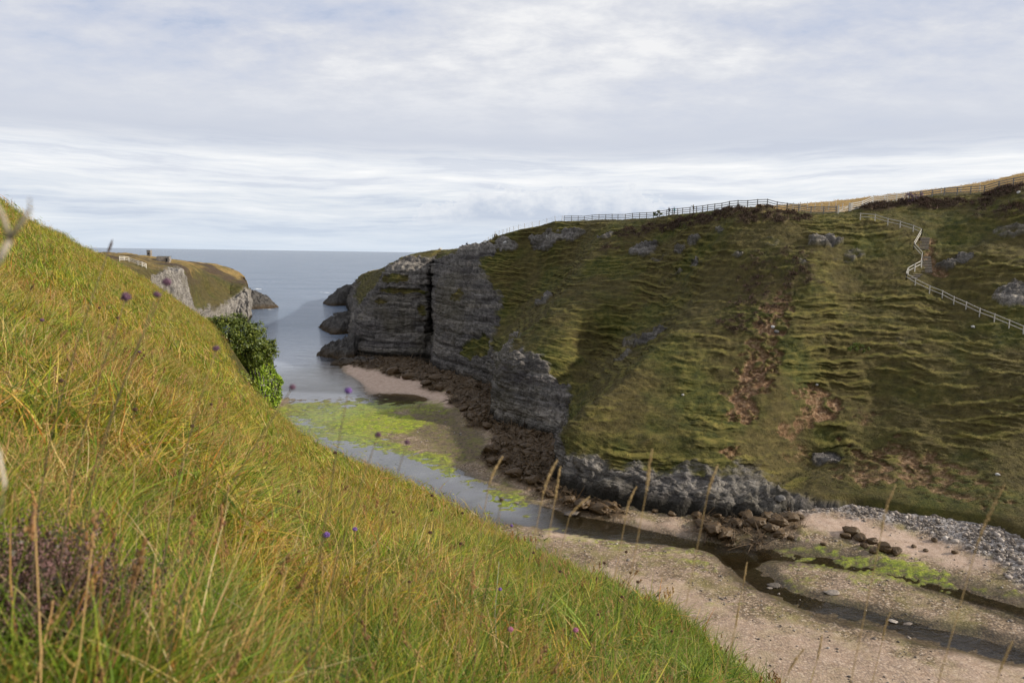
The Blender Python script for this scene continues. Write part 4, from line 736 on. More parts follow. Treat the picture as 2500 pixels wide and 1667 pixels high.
def beach_stones():
    Q = BV[..., :2]; z, kelp, algae, cob, sand, wet, brown = beach_fields(Q); v = in_view(BV, 150)
    step = np.ones_like(z); step[:, BV[0, :, 1] > 139] = 0; dry = sst(z, .0, .12)
    g = np.clip(.22 * (1 - sand) * (1 - kelp) * (1 - algae) * (1 - .8 * wet) * dry * np.where(BV[..., 1] > 80, .75, 1) + 5.5 * cob, 0, 8); near = lambda c: 1.0
    P, i, j = sample_grid(BV, lambda c: 6.0 * np.ones(c.shape[:-1]), g * v * step * np.clip(.5 + 2.2 * fbm(BV * .35 + 8, 4, .6), .08, 3) * np.where(cob > .4, 1, 2.2), 70000); n = len(P); c = cob[i, j] > .4
    pr = [stone_mesh('stone', .1, k, M_PEB, 1) for k in range(3)] + [stone_mesh('stone', .1, 5 + k, M_GREY, 1) for k in range(3)]
    s = rng.gamma(2.2, .32, n) + .25; s = np.where(c, s * 1.25, s * .62); idx = rng.integers(0, 3, n) + np.where(c, 3, 0)
    instancer('shingle', P + np.array([0, 0, .02]), np.stack([rng.normal(0, .3, n), rng.normal(0, .3, n), rng.uniform(0, 6.3, n)], -1), np.stack([s, s * rng.uniform(.7, 1.3, n), s], -1), idx, pr, 'loose pebbles and cobbles strewn over the beach', 'shingle')
    P, i, j = sample_grid(BV, lambda c: 3.0 * np.ones(c.shape[:-1]), sst(kelp, .4, .9) * v * sst(z, -.1, .1) * (BV[..., 1] < 175), 17000); n = len(P)
    pr = [stone_mesh('weed', .22, 20 + k, M_WEED, 2, .6, amp=.7) for k in range(4)] + [blades('weed', 16, .5, .07, .15, .9, .9, 3, M_WEED, 40)]
    s = rng.gamma(2.5, .35, n) + .3; instancer('seaweed', P, np.stack([rng.normal(0, .4, n), rng.normal(0, .4, n), rng.uniform(0, 6.3, n)], -1), np.stack([s * rng.uniform(.8, 1.6, n), s, s * .9], -1), rng.integers(0, 5, n), pr, 'dark brown seaweed draped over rocks below the cliffs', 'seaweed')
beach_stones()
# ------------------------------------------------------------------ fences, gate, stairs
M_WOOD = simple_mat('weathered_rail_wood', (0.36, 0.33, 0.29), (0.54, 0.51, 0.46), 3.0, .85, .2, .3, 0, (1, 1, 6))
M_SUNLIT = simple_mat('sunlit_rail_wood', (0.55, 0.51, 0.44), (0.74, 0.70, 0.62), 3.0, .85, .2, .3, 0, (1, 1, 6))  # lighter copy of the rail wood, sunlight painted in for sun-facing sections
M_RIDGE = simple_mat('dark_rail_wood', (0.13, 0.12, 0.11), (0.26, 0.24, 0.22), 3.0, .85, .2, .3, 0, (1, 1, 6))
M_STEP = simple_mat('stair_timber', (0.34, 0.29, 0.22), (0.52, 0.45, 0.36), 4.0, .85, .2, .3)
M_RISER = simple_mat('riser_timber', (0.09, 0.075, 0.055), (0.16, 0.13, 0.10), 4.0, .9, .2, .3)
M_WIRE = simple_mat('fence_wire', (0.16, 0.16, 0.16), (0.25, 0.25, 0.25), 4.0, .5, .4, 0)
J5 = int(np.argmin(np.abs(VV - 5.0)))
def screen(P): d = P - EYE; z = d @ FW; return 1250 + FPX * (d @ CR) / z, 833.5 - FPX * (d @ CU) / z
BROW = FV2[:, J5]; bx, by = screen(BROW); _ord = np.argsort(bx)
def brow(px): return np.array([np.interp(px, bx[_ord], BROW[_ord, k]) for k in range(3)])
def drop(p, bv, up=6):                    # set a point down on the ground under it
    h = bv.ray_cast(Vector((p[0], p[1], p[2] + up)), Vector((0, 0, -1))); return np.array(h[0]) if h[0] else np.asarray(p, float)
def rail_fence(name, pts, h, levels, mat, label, group=None, cat='fence', pw=.13, rh=.13, last=True):
    pts = [np.asarray(p, float) for p in pts]; root = empty(name, pts[0]); o0 = pts[0]
    for p in pts: MB().bar(p - [0, 0, .35], p + [0, 0, h + .06], pw, pw, (0, 1, 0)).build('post', mat, root, local=o0)
    for lv in levels:
        for a, b in zip(pts[:-1], pts[1:]):
            off = np.cross((b - a) / np.linalg.norm(b - a), (0, 0, 1)) * .075; MB().bar(a + [0, 0, h * lv] + off, b + [0, 0, h * lv] + off, .045, rh).build('rail', mat, root, local=o0)
    return tag(root, label, cat, group)
def along(f, x0, x1, step):               # posts a fixed distance apart along a line on the ground
    xs = np.linspace(x0, x1, 400); P = np.array([f(x) for x in xs]); s = np.r_[0, np.cumsum(np.linalg.norm(np.diff(P[:, :2], axis=0), axis=1))]
    n = max(1, round(s[-1] / step)); t = np.interp(np.linspace(0, s[-1], n + 1), s, xs); return [drop(f(x), FBV) for x in t]
bz = lambda px: brow(px)
rail_fence('rail_fence', along(bz, 1377, 1780, 1.9), 1.2, (.32, .62, .95), M_RIDGE, 'long grey post and rail fence along the cliff top with walkers behind', 'rail fences on the far hilltop')
rail_fence('rail_fence', along(bz, 1780, 1921, 1.7), 1.25, (.32, .62, .95), M_RIDGE, 'grey rail fence section standing behind the dark heather patch', 'rail fences on the far hilltop')
rail_fence('rail_fence', along(bz, 1921, 2041, 1.8), 1.25, (.25, .5, .75, .95), M_RIDGE, 'grey rail fence section dipping down to the hilltop gate', 'rail fences on the far hilltop')
rail_fence('rail_fence', along(bz, 2077, 2217, 1.9), 1.3, (.22, .46, .7, .95), M_SUNLIT, 'pale sunlit-coloured rail fence climbing away uphill from the gate', 'rail fences on the far hilltop')
rail_fence('rail_fence', along(bz, 2219, 2545, 1.9), 1.25, (.35, .65, .95), M_RIDGE, 'grey rail fence running uphill in front of the dry orange grass', 'rail fences on the far hilltop')
def gate():
    a, b = drop(brow(2046), FBV), drop(brow(2073), FBV); root = empty('gate', a)
    for p in (a, b): MB().bar(p - [0, 0, .3], p + [0, 0, 1.4], .2, .2, (0, 1, 0)).build('gate_post', M_WOOD, root, local=a)
    for z in (.3, .62, .94): MB().bar(a + [0, 0, z], b + [0, 0, z], .05, .11).build('gate_rail', M_WOOD, root, local=a)
    MB().bar(a + [0, 0, .3], b + [0, 0, .94], .04, .09).build('brace', M_SUNLIT, root, local=a)
    tag(root, 'wooden field gate between the grey and the pale hilltop fences', 'gate')
gate()
def wire_fence(heads, D, label):
    base = [at(x, y, d) for (x, y), d in zip(heads, D)]; base = [drop(p, FBV, 12) for p in base]; root = empty('wire_fence', base[0])
    for k, p in enumerate(base): MB().tube([p - [0, 0, .3], p + [random.uniform(-.12, .12), 0, 1.25]], [.065, .055], 6).build('post', M_WOOD, root, local=base[0])
    for z in (.45, .8, 1.1):
        MB().tube([p + [0, 0, z] for p in base], .010, 4, False).build('wire', M_WIRE, root, local=base[0])
    tag(root, label, 'fence')
lx = [1180, 1191, 1202, 1210, 1218, 1227, 1237, 1244, 1255, 1266, 1282, 1300, 1316, 1336, 1356, 1372]
def wire_left():
    base = [drop(brow(x), FBV, 8) for x in lx]; root = empty('wire_fence', base[0])
    for p in base: MB().tube([p - [0, 0, .3], p + [random.uniform(-.18, .18), random.uniform(-.1, .1), 1.25]], [.07, .06], 6).build('post', M_WOOD, root, local=base[0])
    for z in (.5, .85, 1.15): MB().tube([p + [0, 0, z] for p in base], .010, 4, False).build('wire', M_WIRE, root, local=base[0])
    tag(root, 'leaning posts of a wire fence above the pale outcrop at the headland', 'fence')
wire_left()
def wire_back():
    J6 = int(np.argmin(np.abs(VV - 6.2))); B2 = FV2[:, J6]; x2, _ = screen(B2); o = np.argsort(x2); base = []
    for x in (1935, 1953, 1971, 1989, 2005, 2022, 2040, 2057, 2080, 2105, 2131, 2165, 2204, 2250, 2297, 2345, 2392): base.append(drop(np.array([np.interp(x, x2[o], B2[o, k]) for k in range(3)]), FBV, 8))
    root = empty('wire_fence', base[0])
    for p in base: MB().tube([p - [0, 0, .3], p + [random.uniform(-.1, .1), 0, random.uniform(1.2, 1.55)]], [.075, .065], 6).build('post', M_WOOD, root, local=base[0])
    for z in (.5, .9, 1.15): MB().tube([p + [0, 0, z] for p in base], .010, 4, False).build('wire', M_WIRE, root, local=base[0])
    tag(root, 'wire fence on thin posts crossing the dry field behind the gate', 'fence')
wire_back()
HR = [(2100, 537), (2136, 540), (2167, 550), (2197, 557), (2229, 567), (2250, 576), (2231, 610), (2252, 634), (2249, 654), (2233, 662), (2217, 671), (2212, 685), (2234, 698), (2269, 716), (2300, 728), (2328, 743), (2358, 756), (2391, 772), (2427, 786), (2463, 801), (2498, 816), (2540, 832), (2590, 852)]
HRP = [hit(*p) for p in HR]
def handrail(i, j, mat, label): rail_fence('handrail', HRP[i:j], 1.05, (.52, .97), mat, label, 'handrails beside the hillside path', 'handrail', .10, .085)
handrail(0, 6, M_WOOD, 'grey wooden handrail along the top path below the gate')
handrail(5, 7, M_SUNLIT, 'pale sunlit-coloured handrail slanting beside the upper flight of steps'); handrail(6, 8, M_WOOD, 'short handrail linking the two flights of steps')
handrail(7, 12, M_SUNLIT, 'pale sunlit-coloured handrail bending round the lower flight of steps'); handrail(11, 23, M_WOOD, 'long handrail running down the path towards the cave side')
def stairs(label, p0, p1, n, w):
    ps = [hit(p0[0] + (p1[0] - p0[0]) * k / (n - 1), p0[1] + (p1[1] - p0[1]) * k / (n - 1)) for k in range(n)]; root = empty('staircase', ps[-1])
    for p in ps:
        a = p + np.array([-w / 2, .12, .10]); b = p + np.array([w / 2, -.12, .10]); st = MB().bar(a, b, .30, .05).build('step', M_STEP, root, local=ps[-1])
        MB().bar(a + [0, -.13, -.12], b + [0, -.13, -.12], .04, .18).build('riser', M_RISER, st, local=ps[-1])
    tag(root, label, 'stairs')
stairs('upper flight of timber steps below the handrail corner', (2258, 582), (2254, 608), 8, 1.25)
stairs('lower flight of timber steps ending at the worn path', (2259, 628), (2262, 664), 10, 1.4)
stairs('last few timber steps at the bend of the pale handrail', (2240, 671), (2228, 680), 3, 1.2)
def headland_fence():
    P = [hit(x, y, PBV) for x, y in ((292, 637), (303.5, 637), (315, 639), (337, 648), (347, 651), (357, 655))]
    if all(p is not None for p in P): rail_fence('rail_fence', P, 1.2, (.3, .62, .95), M_SUNLIT, 'pale rail fence on the brown heath of the headland', None)
headland_fence()

# ------------------------------------------------------------------ ruins on the headland
M_RUIN = simple_mat('ruin_stone', (0.13, 0.12, 0.11), (0.33, 0.29, 0.25), 1.6, .9, .2, .9)
def stone_block(mb, c, sx, sy, sz, rot=0, n=4):
    c = np.asarray(c, float); R = np.array([[math.cos(rot), -math.sin(rot), 0], [math.sin(rot), math.cos(rot), 0], [0, 0, 1]])
    rows = max(2, int(sz / .22)); h = sz / rows
    for r in range(rows):                  # courses of rough stone, each a little in or out
        k = 1 + random.uniform(-.05, .05); z0, z1 = r * h, (r + 1) * h - .012; x, y = sx / 2 * k, sy / 2 * k
        b = [np.array([i * x, j * y, z]) for z in (z0, z1) for i, j in ((-1, -1), (1, -1), (1, 1), (-1, 1))]; o = len(mb.v); mb.v += [c + R @ q for q in b]; mb.a += [0] * 8
        mb.f += [(o+3, o+2, o+1, o), (o+4, o+5, o+6, o+7)] + [(o+q, o+(q+1) % 4, o+4+(q+1) % 4, o+4+q) for q in range(4)]
def ruins():
    p = hit(365, 626, PBV); p = p if p is not None else at(365, 626, 250); d = np.linalg.norm(p - EYE); s = d / FPX
    root = empty('stone_tower', p); m = MB(); stone_block(m, (0, 0, -.4), 8 * s, 7 * s, 12.5 * s + .4); m.build('wall', M_RUIN, root); m = MB(); stone_block(m, (0, 0, 12.5 * s), 8.8 * s, 7.6 * s, 1.0 * s); m.build('coping', M_RUIN, root)
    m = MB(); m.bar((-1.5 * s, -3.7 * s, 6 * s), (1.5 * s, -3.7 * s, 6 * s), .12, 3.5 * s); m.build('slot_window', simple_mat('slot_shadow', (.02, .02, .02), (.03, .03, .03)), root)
    tag(root, 'small square stone tower standing alone on the headland skyline', 'tower')
    q = hit(400, 639, PBV); q = q if q is not None else at(400, 639, 240); s = np.linalg.norm(q - EYE) / FPX; root = empty('ruined_hut', q)
    m = MB(); stone_block(m, (0, 0, -.4), 27 * s, 10 * s, 11 * s + .4, .1); m.build('wall', M_RUIN, root)
    m = MB(); stone_block(m, (-30 * s, 3 * s, -.4), 32 * s, 2.5 * s, 6 * s + .4, .1); m.build('low_wall', M_RUIN, root)
    m = MB(); m.bar((-17 * s, 1.0, 11.4 * s), (8 * s, 3.0, 11.4 * s), 9 * s, .8 * s); m.build('roof_slab', simple_mat('turf_roof', (.04, .04, .015), (.10, .09, .03), 2), root)
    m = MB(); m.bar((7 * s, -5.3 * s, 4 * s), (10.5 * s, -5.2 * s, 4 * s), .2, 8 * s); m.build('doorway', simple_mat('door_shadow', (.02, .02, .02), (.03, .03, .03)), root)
    tag(root, 'low ruined stone hut with turf roof and wall beside the tower', 'ruin')
ruins()

# ------------------------------------------------------------------ skerries and boulders
M_SKERRY = None
def mat_skerry():
    k = NT('tidal_rock'); p = k.pos(); n = k.noise(p, .8, 6, .7); f = k.noise(p, 3.5, 5, .7); sep = k.n('ShaderNodeSeparateXYZ'); k.set(sep.inputs[0], p)
    c = k.ramp(k.math('ADD', k.math('MULTIPLY', n, .5), k.math('MULTIPLY', f, .5)), [(.35, (0.022, 0.020, 0.019)), (.5, (0.060, 0.055, 0.050)), (.65, (0.15, 0.135, 0.12))])
    t = k.n('ShaderNodeMapRange'); k.set(t.inputs[0], k.math('ADD', sep.outputs[2], k.math('MULTIPLY', n, 2.5))); t.inputs[1].default_value = 1.6; t.inputs[2].default_value = 3.6; t.inputs[3].default_value = 1; t.inputs[4].default_value = 0
    c = k.mix(t.outputs[0], c, k.ramp(f, [(.35, (0.016, 0.011, 0.006)), (.6, (0.075, 0.046, 0.018))])); return k.done(k.bsdf(c, .8, k.bump(f, .8, .3), .35))
M_SKERRY = mat_skerry()
def skerry(tip, root_, prof, width, label, seed):
    a, b = at_z(*tip, 0), at_z(*root_, 0); L = np.linalg.norm(b - a); d = (b - a) / L; n = np.array([-d[1], d[0], 0]); nu, nv = 90, 50; s = np.linspace(-.06, 1.06, nu)[:, None]; t = np.linspace(-1, 1, nv)[None]
    h = np.interp(np.clip(s, 0, 1), [q[0] for q in prof], [q[1] for q in prof]); wd = width * np.sqrt(np.clip(.06 + np.clip(s, 0, 1), 0, 1)) * np.ones_like(t)
    V = a + d * (s * L * np.ones_like(t))[..., None] + n * (t * wd)[..., None]; hh = h * (1 - np.abs(t) ** 2.2) - 1.2 * (np.abs(t) > .96); V[..., 2] = hh
    w = fbm(V * .28 + seed, 5, .65, True); V[..., 2] += (w - .45) * np.clip(h * .75, .3, 3.2) * (1 - np.abs(t) ** 3) ; V[..., 2] = np.where((s < 0) | (s > 1.05), np.minimum(V[..., 2], -1), V[..., 2]); V[..., 2] = np.maximum(V[..., 2], -1.5)
    V[..., :2] += (np.stack([fbm(V * .5 + 30 + seed, 3), fbm(V * .5 + 60 + seed, 3)], -1)) * 1.1
    o = mesh_np('skerry', V - a, grid_faces(nu, nv), M_SKERRY, None, False); o.location = tuple(a); tag(o, label, 'rock', 'rocks running out into the sea')
skerry((671, 752), (606, 750), [(0, .3), (.2, 3.0), (.45, 5.5), (.7, 6.5), (1, 8)], 14, 'dark jagged rock tongue at the tip of the left headland', 1)
skerry((806, 738), (866, 744), [(0, .4), (.3, 4.5), (.6, 7.5), (.8, 9.5), (1, 9)], 14, 'farthest grey rock point below the right cliffs', 2)
skerry((795, 797), (872, 812), [(0, .4), (.2, 3.0), (.5, 5.2), (.75, 5.8), (1, 5)], 9, 'middle dark rock point with brown weed below the right cliffs', 3)
skerry((779, 865), (868, 870), [(0, .4), (.2, 2.6), (.45, 3.2), (.7, 4.2), (1, 5)], 6, 'dark weedy rock point beside the pink sand', 4)
skerry((812, 887), (905, 890), [(0, .3), (.3, 1.5), (.6, 1.7), (1, 1.4)], 4, 'low weed-covered rock shelf in front of the pink sand', 5)
M_BOULD = mat_stone('boulder_rock', [(0, (0.10, 0.095, 0.09)), (.5, (0.15, 0.14, 0.13)), (1, (0.22, 0.21, 0.19))])
M_WHITE = mat_stone('pale_boulder_rock', [(0, (0.42, 0.40, 0.37)), (1, (0.55, 0.53, 0.50))])
def boulder(p, size, mat, label, group, seed, flat=.7, yaw=0, sx=1.3, sink=.25, amp=.38):
    o = stone_mesh('boulder', 1.0, seed, mat, 4, flat, True, 1.3, amp); o.location = tuple(np.asarray(p) + [0, 0, size * flat * (1 - 2 * sink)]); o.scale = (size * sx, size, size); o.rotation_euler = (random.uniform(-.2, .2), random.uniform(-.2, .2), yaw); return tag(o, label, 'boulder', group)
KB = [(1903, 1308, 24), (1930, 1315, 14), (2078, 1305, 30), (2100, 1318, 26), (2065, 1312, 20), (2130, 1325, 22), (2160, 1345, 32), (2185, 1350, 26), (2110, 1335, 18), (2130, 1348, 16), (1740, 1300, 44), (1770, 1310, 36), (1715, 1285, 34), (1800, 1285, 34), (1850, 1285, 40), (1880, 1295, 30), (1905, 1280, 34), (1930, 1270, 32), (1700, 1262, 24), (1820, 1265, 30), (1870, 1265, 26), (1760, 1255, 22), (1950, 1265, 20),
      (1100, 958, 20), (1072, 950, 22), (1110, 975, 14), (1130, 1002, 20), (1040, 940, 26), (1000, 925, 30), (960, 912, 32), (1060, 930, 30), (1150, 1020, 24), (1190, 1045, 26), (1195, 1105, 34), (1230, 1130, 36), (1200, 1130, 26), (1260, 1160, 36), (1300, 1180, 30), (1340, 1210, 26), (1420, 1240, 44), (1460, 1250, 40), (1490, 1240, 30), (1390, 1225, 30), (2280, 1320, 12), (2260, 1345, 10), (2230, 1335, 10), (2330, 1350, 12), (2010, 1330, 12), (1640, 1258, 18), (1600, 1250, 16)]
for k, (x, y, w) in enumerate(KB):
    p = hit(x, y, BBV); p = p if p is not None else at_z(x, y, .4); sz = w / FPX * np.linalg.norm(p - EYE) * .5
    lb, gp = (('weedy dark boulder in the cluster on open sand below the shingle bank', 'weedy boulders on open sand') if 1890 < x < 2200 and y > 1298 else ('small dark weedy stone scattered on the pale sand', 'small weedy stones on the pale sand') if x > 2000 else
              ('brown seaweed boulder heaped beside the head of the dark stream pool', 'weedy boulders by the stream pool') if x > 1590 else ('seaweed boulder on the stream bank left of the grey lower cliff wall', 'weedy boulders under the lower wall') if x > 1320 else ('seaweed boulder on the edge of the pink sand cove', 'weedy boulders by the pink sand') if y < 965 else ('seaweed boulder between the green flat and the dark middle buttress', 'weedy boulders below the buttress'))
    boulder(p, sz, M_WEED, lb, gp, 100 + k, .72, random.uniform(0, 6), 1.25, .2, .6)
for x, y, w, m, lb in ((1887, 801, 10, M_WHITE, 'lone pale boulder below the heather streak on the slope'), (1994, 941, 9, M_WHITE, 'white stone at the top of the bare earth scar'), (1667, 965, 6, M_WHITE, 'small white stone alone on the green lower spur'),
                    (2486, 472, 7, M_WHITE, 'pale boulder in heather below the uphill fence'), (1905, 1222, 22, M_BOULD, 'grey boulder at the corner of the lower cliff'), (1895, 813, 12, M_BOULD, 'grey boulder under the lone pale one'), (2435, 1160, 8, M_WHITE, 'white stone low on the dark right slope'), (2375, 800, 8, M_WHITE, 'white stone below the long handrail'), (1184, 594, 9, M_WHITE, 'white limestone block under the leaning wire fence posts'), (1233, 594, 9, M_WHITE, 'pale limestone block on the outcrop of the skyline'), (1335, 579, 7, M_WHITE, 'white limestone block on the cliff top outcrop left of the rail fence')):
    p = hit(x, y)
    if p is not None: boulder(p, w / FPX * np.linalg.norm(p - EYE) * .5, m, lb, None, x % 97, .85, random.uniform(0, 6), 1.15, .2)
for x, y, w in ((1075, 608, 9), (1150, 606, 5)):
    p = drop(brow(x), FBV, 8); boulder(p, w / FPX * np.linalg.norm(p - EYE) * .5, M_WHITE, 'small pale rock on the grassy top of the right headland', 'rocks on the headland top', x % 83, .8, 1, 1.3, .1)
for x, y, w in ((1888, 1430, 20), (1880, 1436, 10), (2030, 1448, 22), (2180, 1518, 16), (2215, 1524, 14), (1262, 1228, 9), (1395, 1256, 26)):
    p = hit(x, y, BBV); boulder(p, w / FPX * np.linalg.norm(p - EYE) * .5, M_PEB, 'flat brown stone lying in the shallow stream bed', 'stones in the stream bed', x % 71, .35, 0, 1.5, .2)

# ------------------------------------------------------------------ people on the cliff top
def person(p, face, label, jacket, trousers, pose, scale=1.0, pack=None):
    J = {'pelvis': (0, 0, .95), 'chest': (0.03, 0, 1.32), 'neck': (0.05, 0, 1.50), 'head': (0.08, 0, 1.64), 'top': (.08, 0, 1.74), 'sl': (.03, .19, 1.43), 'sr': (.03, -.19, 1.43), 'hl': (0, .10, .90), 'hr': (0, -.10, .90)}
    J.update(pose); ch = [('pelvis', 'chest'), ('chest', 'neck'), ('neck', 'head'), ('head', 'top'), ('chest', 'sl'), ('sl', 'el'), ('el', 'wl'), ('wl', 'fl'), ('chest', 'sr'), ('sr', 'er'), ('er', 'wr'), ('wr', 'fr'), ('pelvis', 'hl'), ('hl', 'kl'), ('kl', 'al'), ('al', 'tl'), ('pelvis', 'hr'), ('hr', 'kr'), ('kr', 'ar'), ('ar', 'tr')]
    rad = {'pelvis': .15, 'chest': .17, 'neck': .06, 'head': .105, 'top': .07, 'sl': .085, 'sr': .085, 'el': .055, 'er': .055, 'wl': .04, 'wr': .04, 'fl': .035, 'fr': .035, 'hl': .10, 'hr': .10, 'kl': .07, 'kr': .07, 'al': .05, 'ar': .05, 'tl': .045, 'tr': .045}
    ks = list(rad); me = bpy.data.meshes.new('body'); me.from_pydata([J[k] for k in ks], [(ks.index(a), ks.index(b)) for a, b in ch], []); o = bpy.data.objects.new('body', me); COL.objects.link(o)
    o.modifiers.new('skin', 'SKIN'); sv = me.skin_vertices[0].data
    for i, k in enumerate(ks): sv[i].radius = (rad[k], rad[k]); sv[i].use_root = (k == 'pelvis')
    sb = o.modifiers.new('sub', 'SUBSURF'); sb.levels = 1; sb.render_levels = 1; dg = bpy.context.evaluated_depsgraph_get(); m2 = bpy.data.meshes.new_from_object(o.evaluated_get(dg)); bpy.data.objects.remove(o)
    for m in (trousers, jacket, M_SKIN, M_HAIR, M_SHOE): m2.materials.append(m)
    for f in m2.polygons:
        c = f.center; f.material_index = 4 if c.z < .07 else 0 if c.z < .93 and abs(c.y) < .30 and (c.z < .85 or abs(c.y) < .2) else 3 if c.z > 1.66 or (c.z > 1.56 and c.x < .05) else 2 if c.z > 1.50 and abs(c.y) < .15 else 1
        f.use_smooth = True
    root = empty('person', p, face); root.scale = (scale,) * 3; b = bpy.data.objects.new('body', m2); COL.objects.link(b); b.parent = root
    if pack: m = MB(); m.ball((-.20, 0, 1.28), (.13, .17, .25), 8, 6); m.build('backpack', pack, root, True)
    return tag(root, label, 'person')
fab = lambda n, c: simple_mat(n, tuple(x * .8 for x in c), c, 12, .85, .2, .2)
M_SKIN, M_HAIR, M_SHOE = fab('skin', (.45, .28, .2)), fab('hair', (.04, .03, .02)), fab('shoe', (.03, .03, .03))
NAVY, BLACK, TEAL, OLIVE, GREYT = fab('navy_cloth', (.03, .05, .10)), fab('black_cloth', (.02, .02, .022)), fab('teal_cloth', (.03, .28, .30)), fab('olive_cloth', (.09, .08, .05)), fab('grey_cloth', (.12, .12, .13))
WALK = {'el': (-.12, .25, 1.17), 'wl': (.05, .24, .98), 'fl': (.10, .23, .92), 'er': (.14, -.24, 1.18), 'wr': (.32, -.2, 1.06), 'fr': (.38, -.19, 1.04), 'kl': (.22, .10, .52), 'al': (.26, .10, .09), 'tl': (.42, .10, .04), 'kr': (-.08, -.10, .50), 'ar': (-.36, -.10, .16), 'tr': (-.26, -.10, .04)}
STAND = {'el': (-.03, .27, 1.16), 'wl': (.06, .26, .94), 'fl': (.08, .25, .85), 'er': (-.03, -.27, 1.16), 'wr': (.06, -.26, .94), 'fr': (.08, -.25, .85), 'kl': (.03, .10, .50), 'al': (0, .10, .08), 'tl': (.14, .11, .04), 'kr': (.03, -.10, .50), 'ar': (0, -.10, .08), 'tr': (.14, -.11, .04)}
POINT = dict(STAND); POINT.update({'el': (.27, .24, 1.44), 'wl': (.52, .24, 1.47), 'fl': (.62, .24, 1.49)})
person(drop(brow(1140), FBV, 8), 0.15, 'lone walker with backpack striding up the grassy headland', NAVY, BLACK, WALK, 1.0, BLACK)
def back_of(px, m): p = brow(px); return drop(p + np.array([.5, .85, 0]) * m, FBV, 8)
person(back_of(1628, 1.4), 3.5, 'person in black jacket behind the long hilltop fence', BLACK, GREYT, WALK, 1.05)
person(back_of(1640, 1.6), 3.3, 'person in turquoise jacket behind the long hilltop fence', TEAL, BLACK, STAND, 1.0)
person(back_of(1688, 1.4), 3.1, 'person in olive jacket holding an arm out behind the fence', OLIVE, GREYT, POINT, 1.05)
# ------------------------------------------------------------------ ivy bluff and bushes
def leaf_mesh(P, Nrm, size, mat, name, parent, local, jitter=.7, rnd=None):
    n = len(P); d = Nrm + rng.normal(0, jitter, (n, 3)); d /= np.linalg.norm(d, axis=1)[:, None]; u = np.cross(d, rng.normal(size=(n, 3))); u /= np.linalg.norm(u, axis=1)[:, None]; w = np.cross(d, u); s = (size * rng.uniform(.6, 1.3, n))[:, None]
    V = np.stack([P - u * s, P + w * s * .62 + d * s * .12, P + u * s, P - w * s * .62 + d * s * .12], 1).reshape(-1, 3) - np.asarray(local)
    F = np.arange(4 * n).reshape(n, 4); r = rng.random(n) if rnd is None else rnd; o = mesh_np(name, V, F, mat, {'rnd': np.repeat(r, 4)}, False, parent); o['kind'] = 'stuff'; return o
def mat_leaf(name, stops, rough=.45, transl=.25):
    k = NT(name); rn = k.attr('rnd'); p = k.pos(); n = k.noise(p, .6, 3, .6); c = k.ramp(k.math('FRACT', k.math('ADD', rn, k.math('MULTIPLY', n, .4))), stops); sh = k.bsdf(c, rough, None, .4)
    t = k.n('ShaderNodeBsdfTranslucent'); k.set(t.inputs[0], c); m = k.n('ShaderNodeMixShader'); m.inputs[0].default_value = transl; k.t.links.new(sh, m.inputs[1]); k.t.links.new(t.outputs[0], m.inputs[2]); return k.done(m.outputs[0])
M_DARKLEAF = mat_leaf('bush_leaf', [(0, (0.04, 0.065, 0.010)), (.5, (0.10, 0.135, 0.018)), (.85, (0.22, 0.24, 0.035)), (1, (0.06, 0.09, 0.012))])
M_IVY = mat_leaf('ivy_leaf', [(0, (0.10, 0.17, 0.012)), (.5, (0.22, 0.33, 0.02)), (.85, (0.34, 0.43, 0.035)), (1, (0.14, 0.21, 0.014))])
M_LIME = mat_leaf('lime_leaf', [(0, (0.09, 0.13, 0.012)), (.5, (0.19, 0.23, 0.02)), (1, (0.28, 0.29, 0.03))])
M_BARK = simple_mat('bark', (0.05, 0.04, 0.03), (0.12, 0.10, 0.08), 6, .9, .2, .6)
def clump_points(spec, n):                 # leaves gathered in many small clumps through the crown
    P, N_ = [], []
    for c, r in spec:
        k = max(6, int(n * (r[0] * r[1] + r[1] * r[2] + r[0] * r[2]) / sum(q[0] * q[1] + q[1] * q[2] + q[0] * q[2] for _, q in spec))); m = max(3, k // 45)
        d = rng.normal(size=(m, 3)); d /= np.linalg.norm(d, axis=1)[:, None]; cc = c + d * r * rng.uniform(.6, 1.22, (m, 1)); i = rng.integers(0, m, k)
        p = cc[i] + rng.normal(0, .14, (k, 3)) * np.mean(r); P.append(p); nn = p - c; N_.append(nn / (np.linalg.norm(nn, axis=1)[:, None] + 1e-6) + [0, 0, .4])
    return np.vstack(P), np.vstack(N_)
def bush(name, spec, n, size, mat, label, cat, base, trunks=4, group=None):
    base = np.asarray(base, float); root = empty(name, base); P, N_ = clump_points(spec, n); leaf_mesh(P, N_, size, mat, 'foliage', root, base); m = MB()
    for c, r in spec[:trunks * 2]: mid = (base + c) / 2 + rng.normal(0, .15, 3) * np.mean(r); m.tube([base, mid, c], [.05 * np.mean(r) + .03, .04 * np.mean(r) + .02, .02], 5)
    m.build('branches', M_BARK, root, True, local=base); return tag(root, label, cat, group)
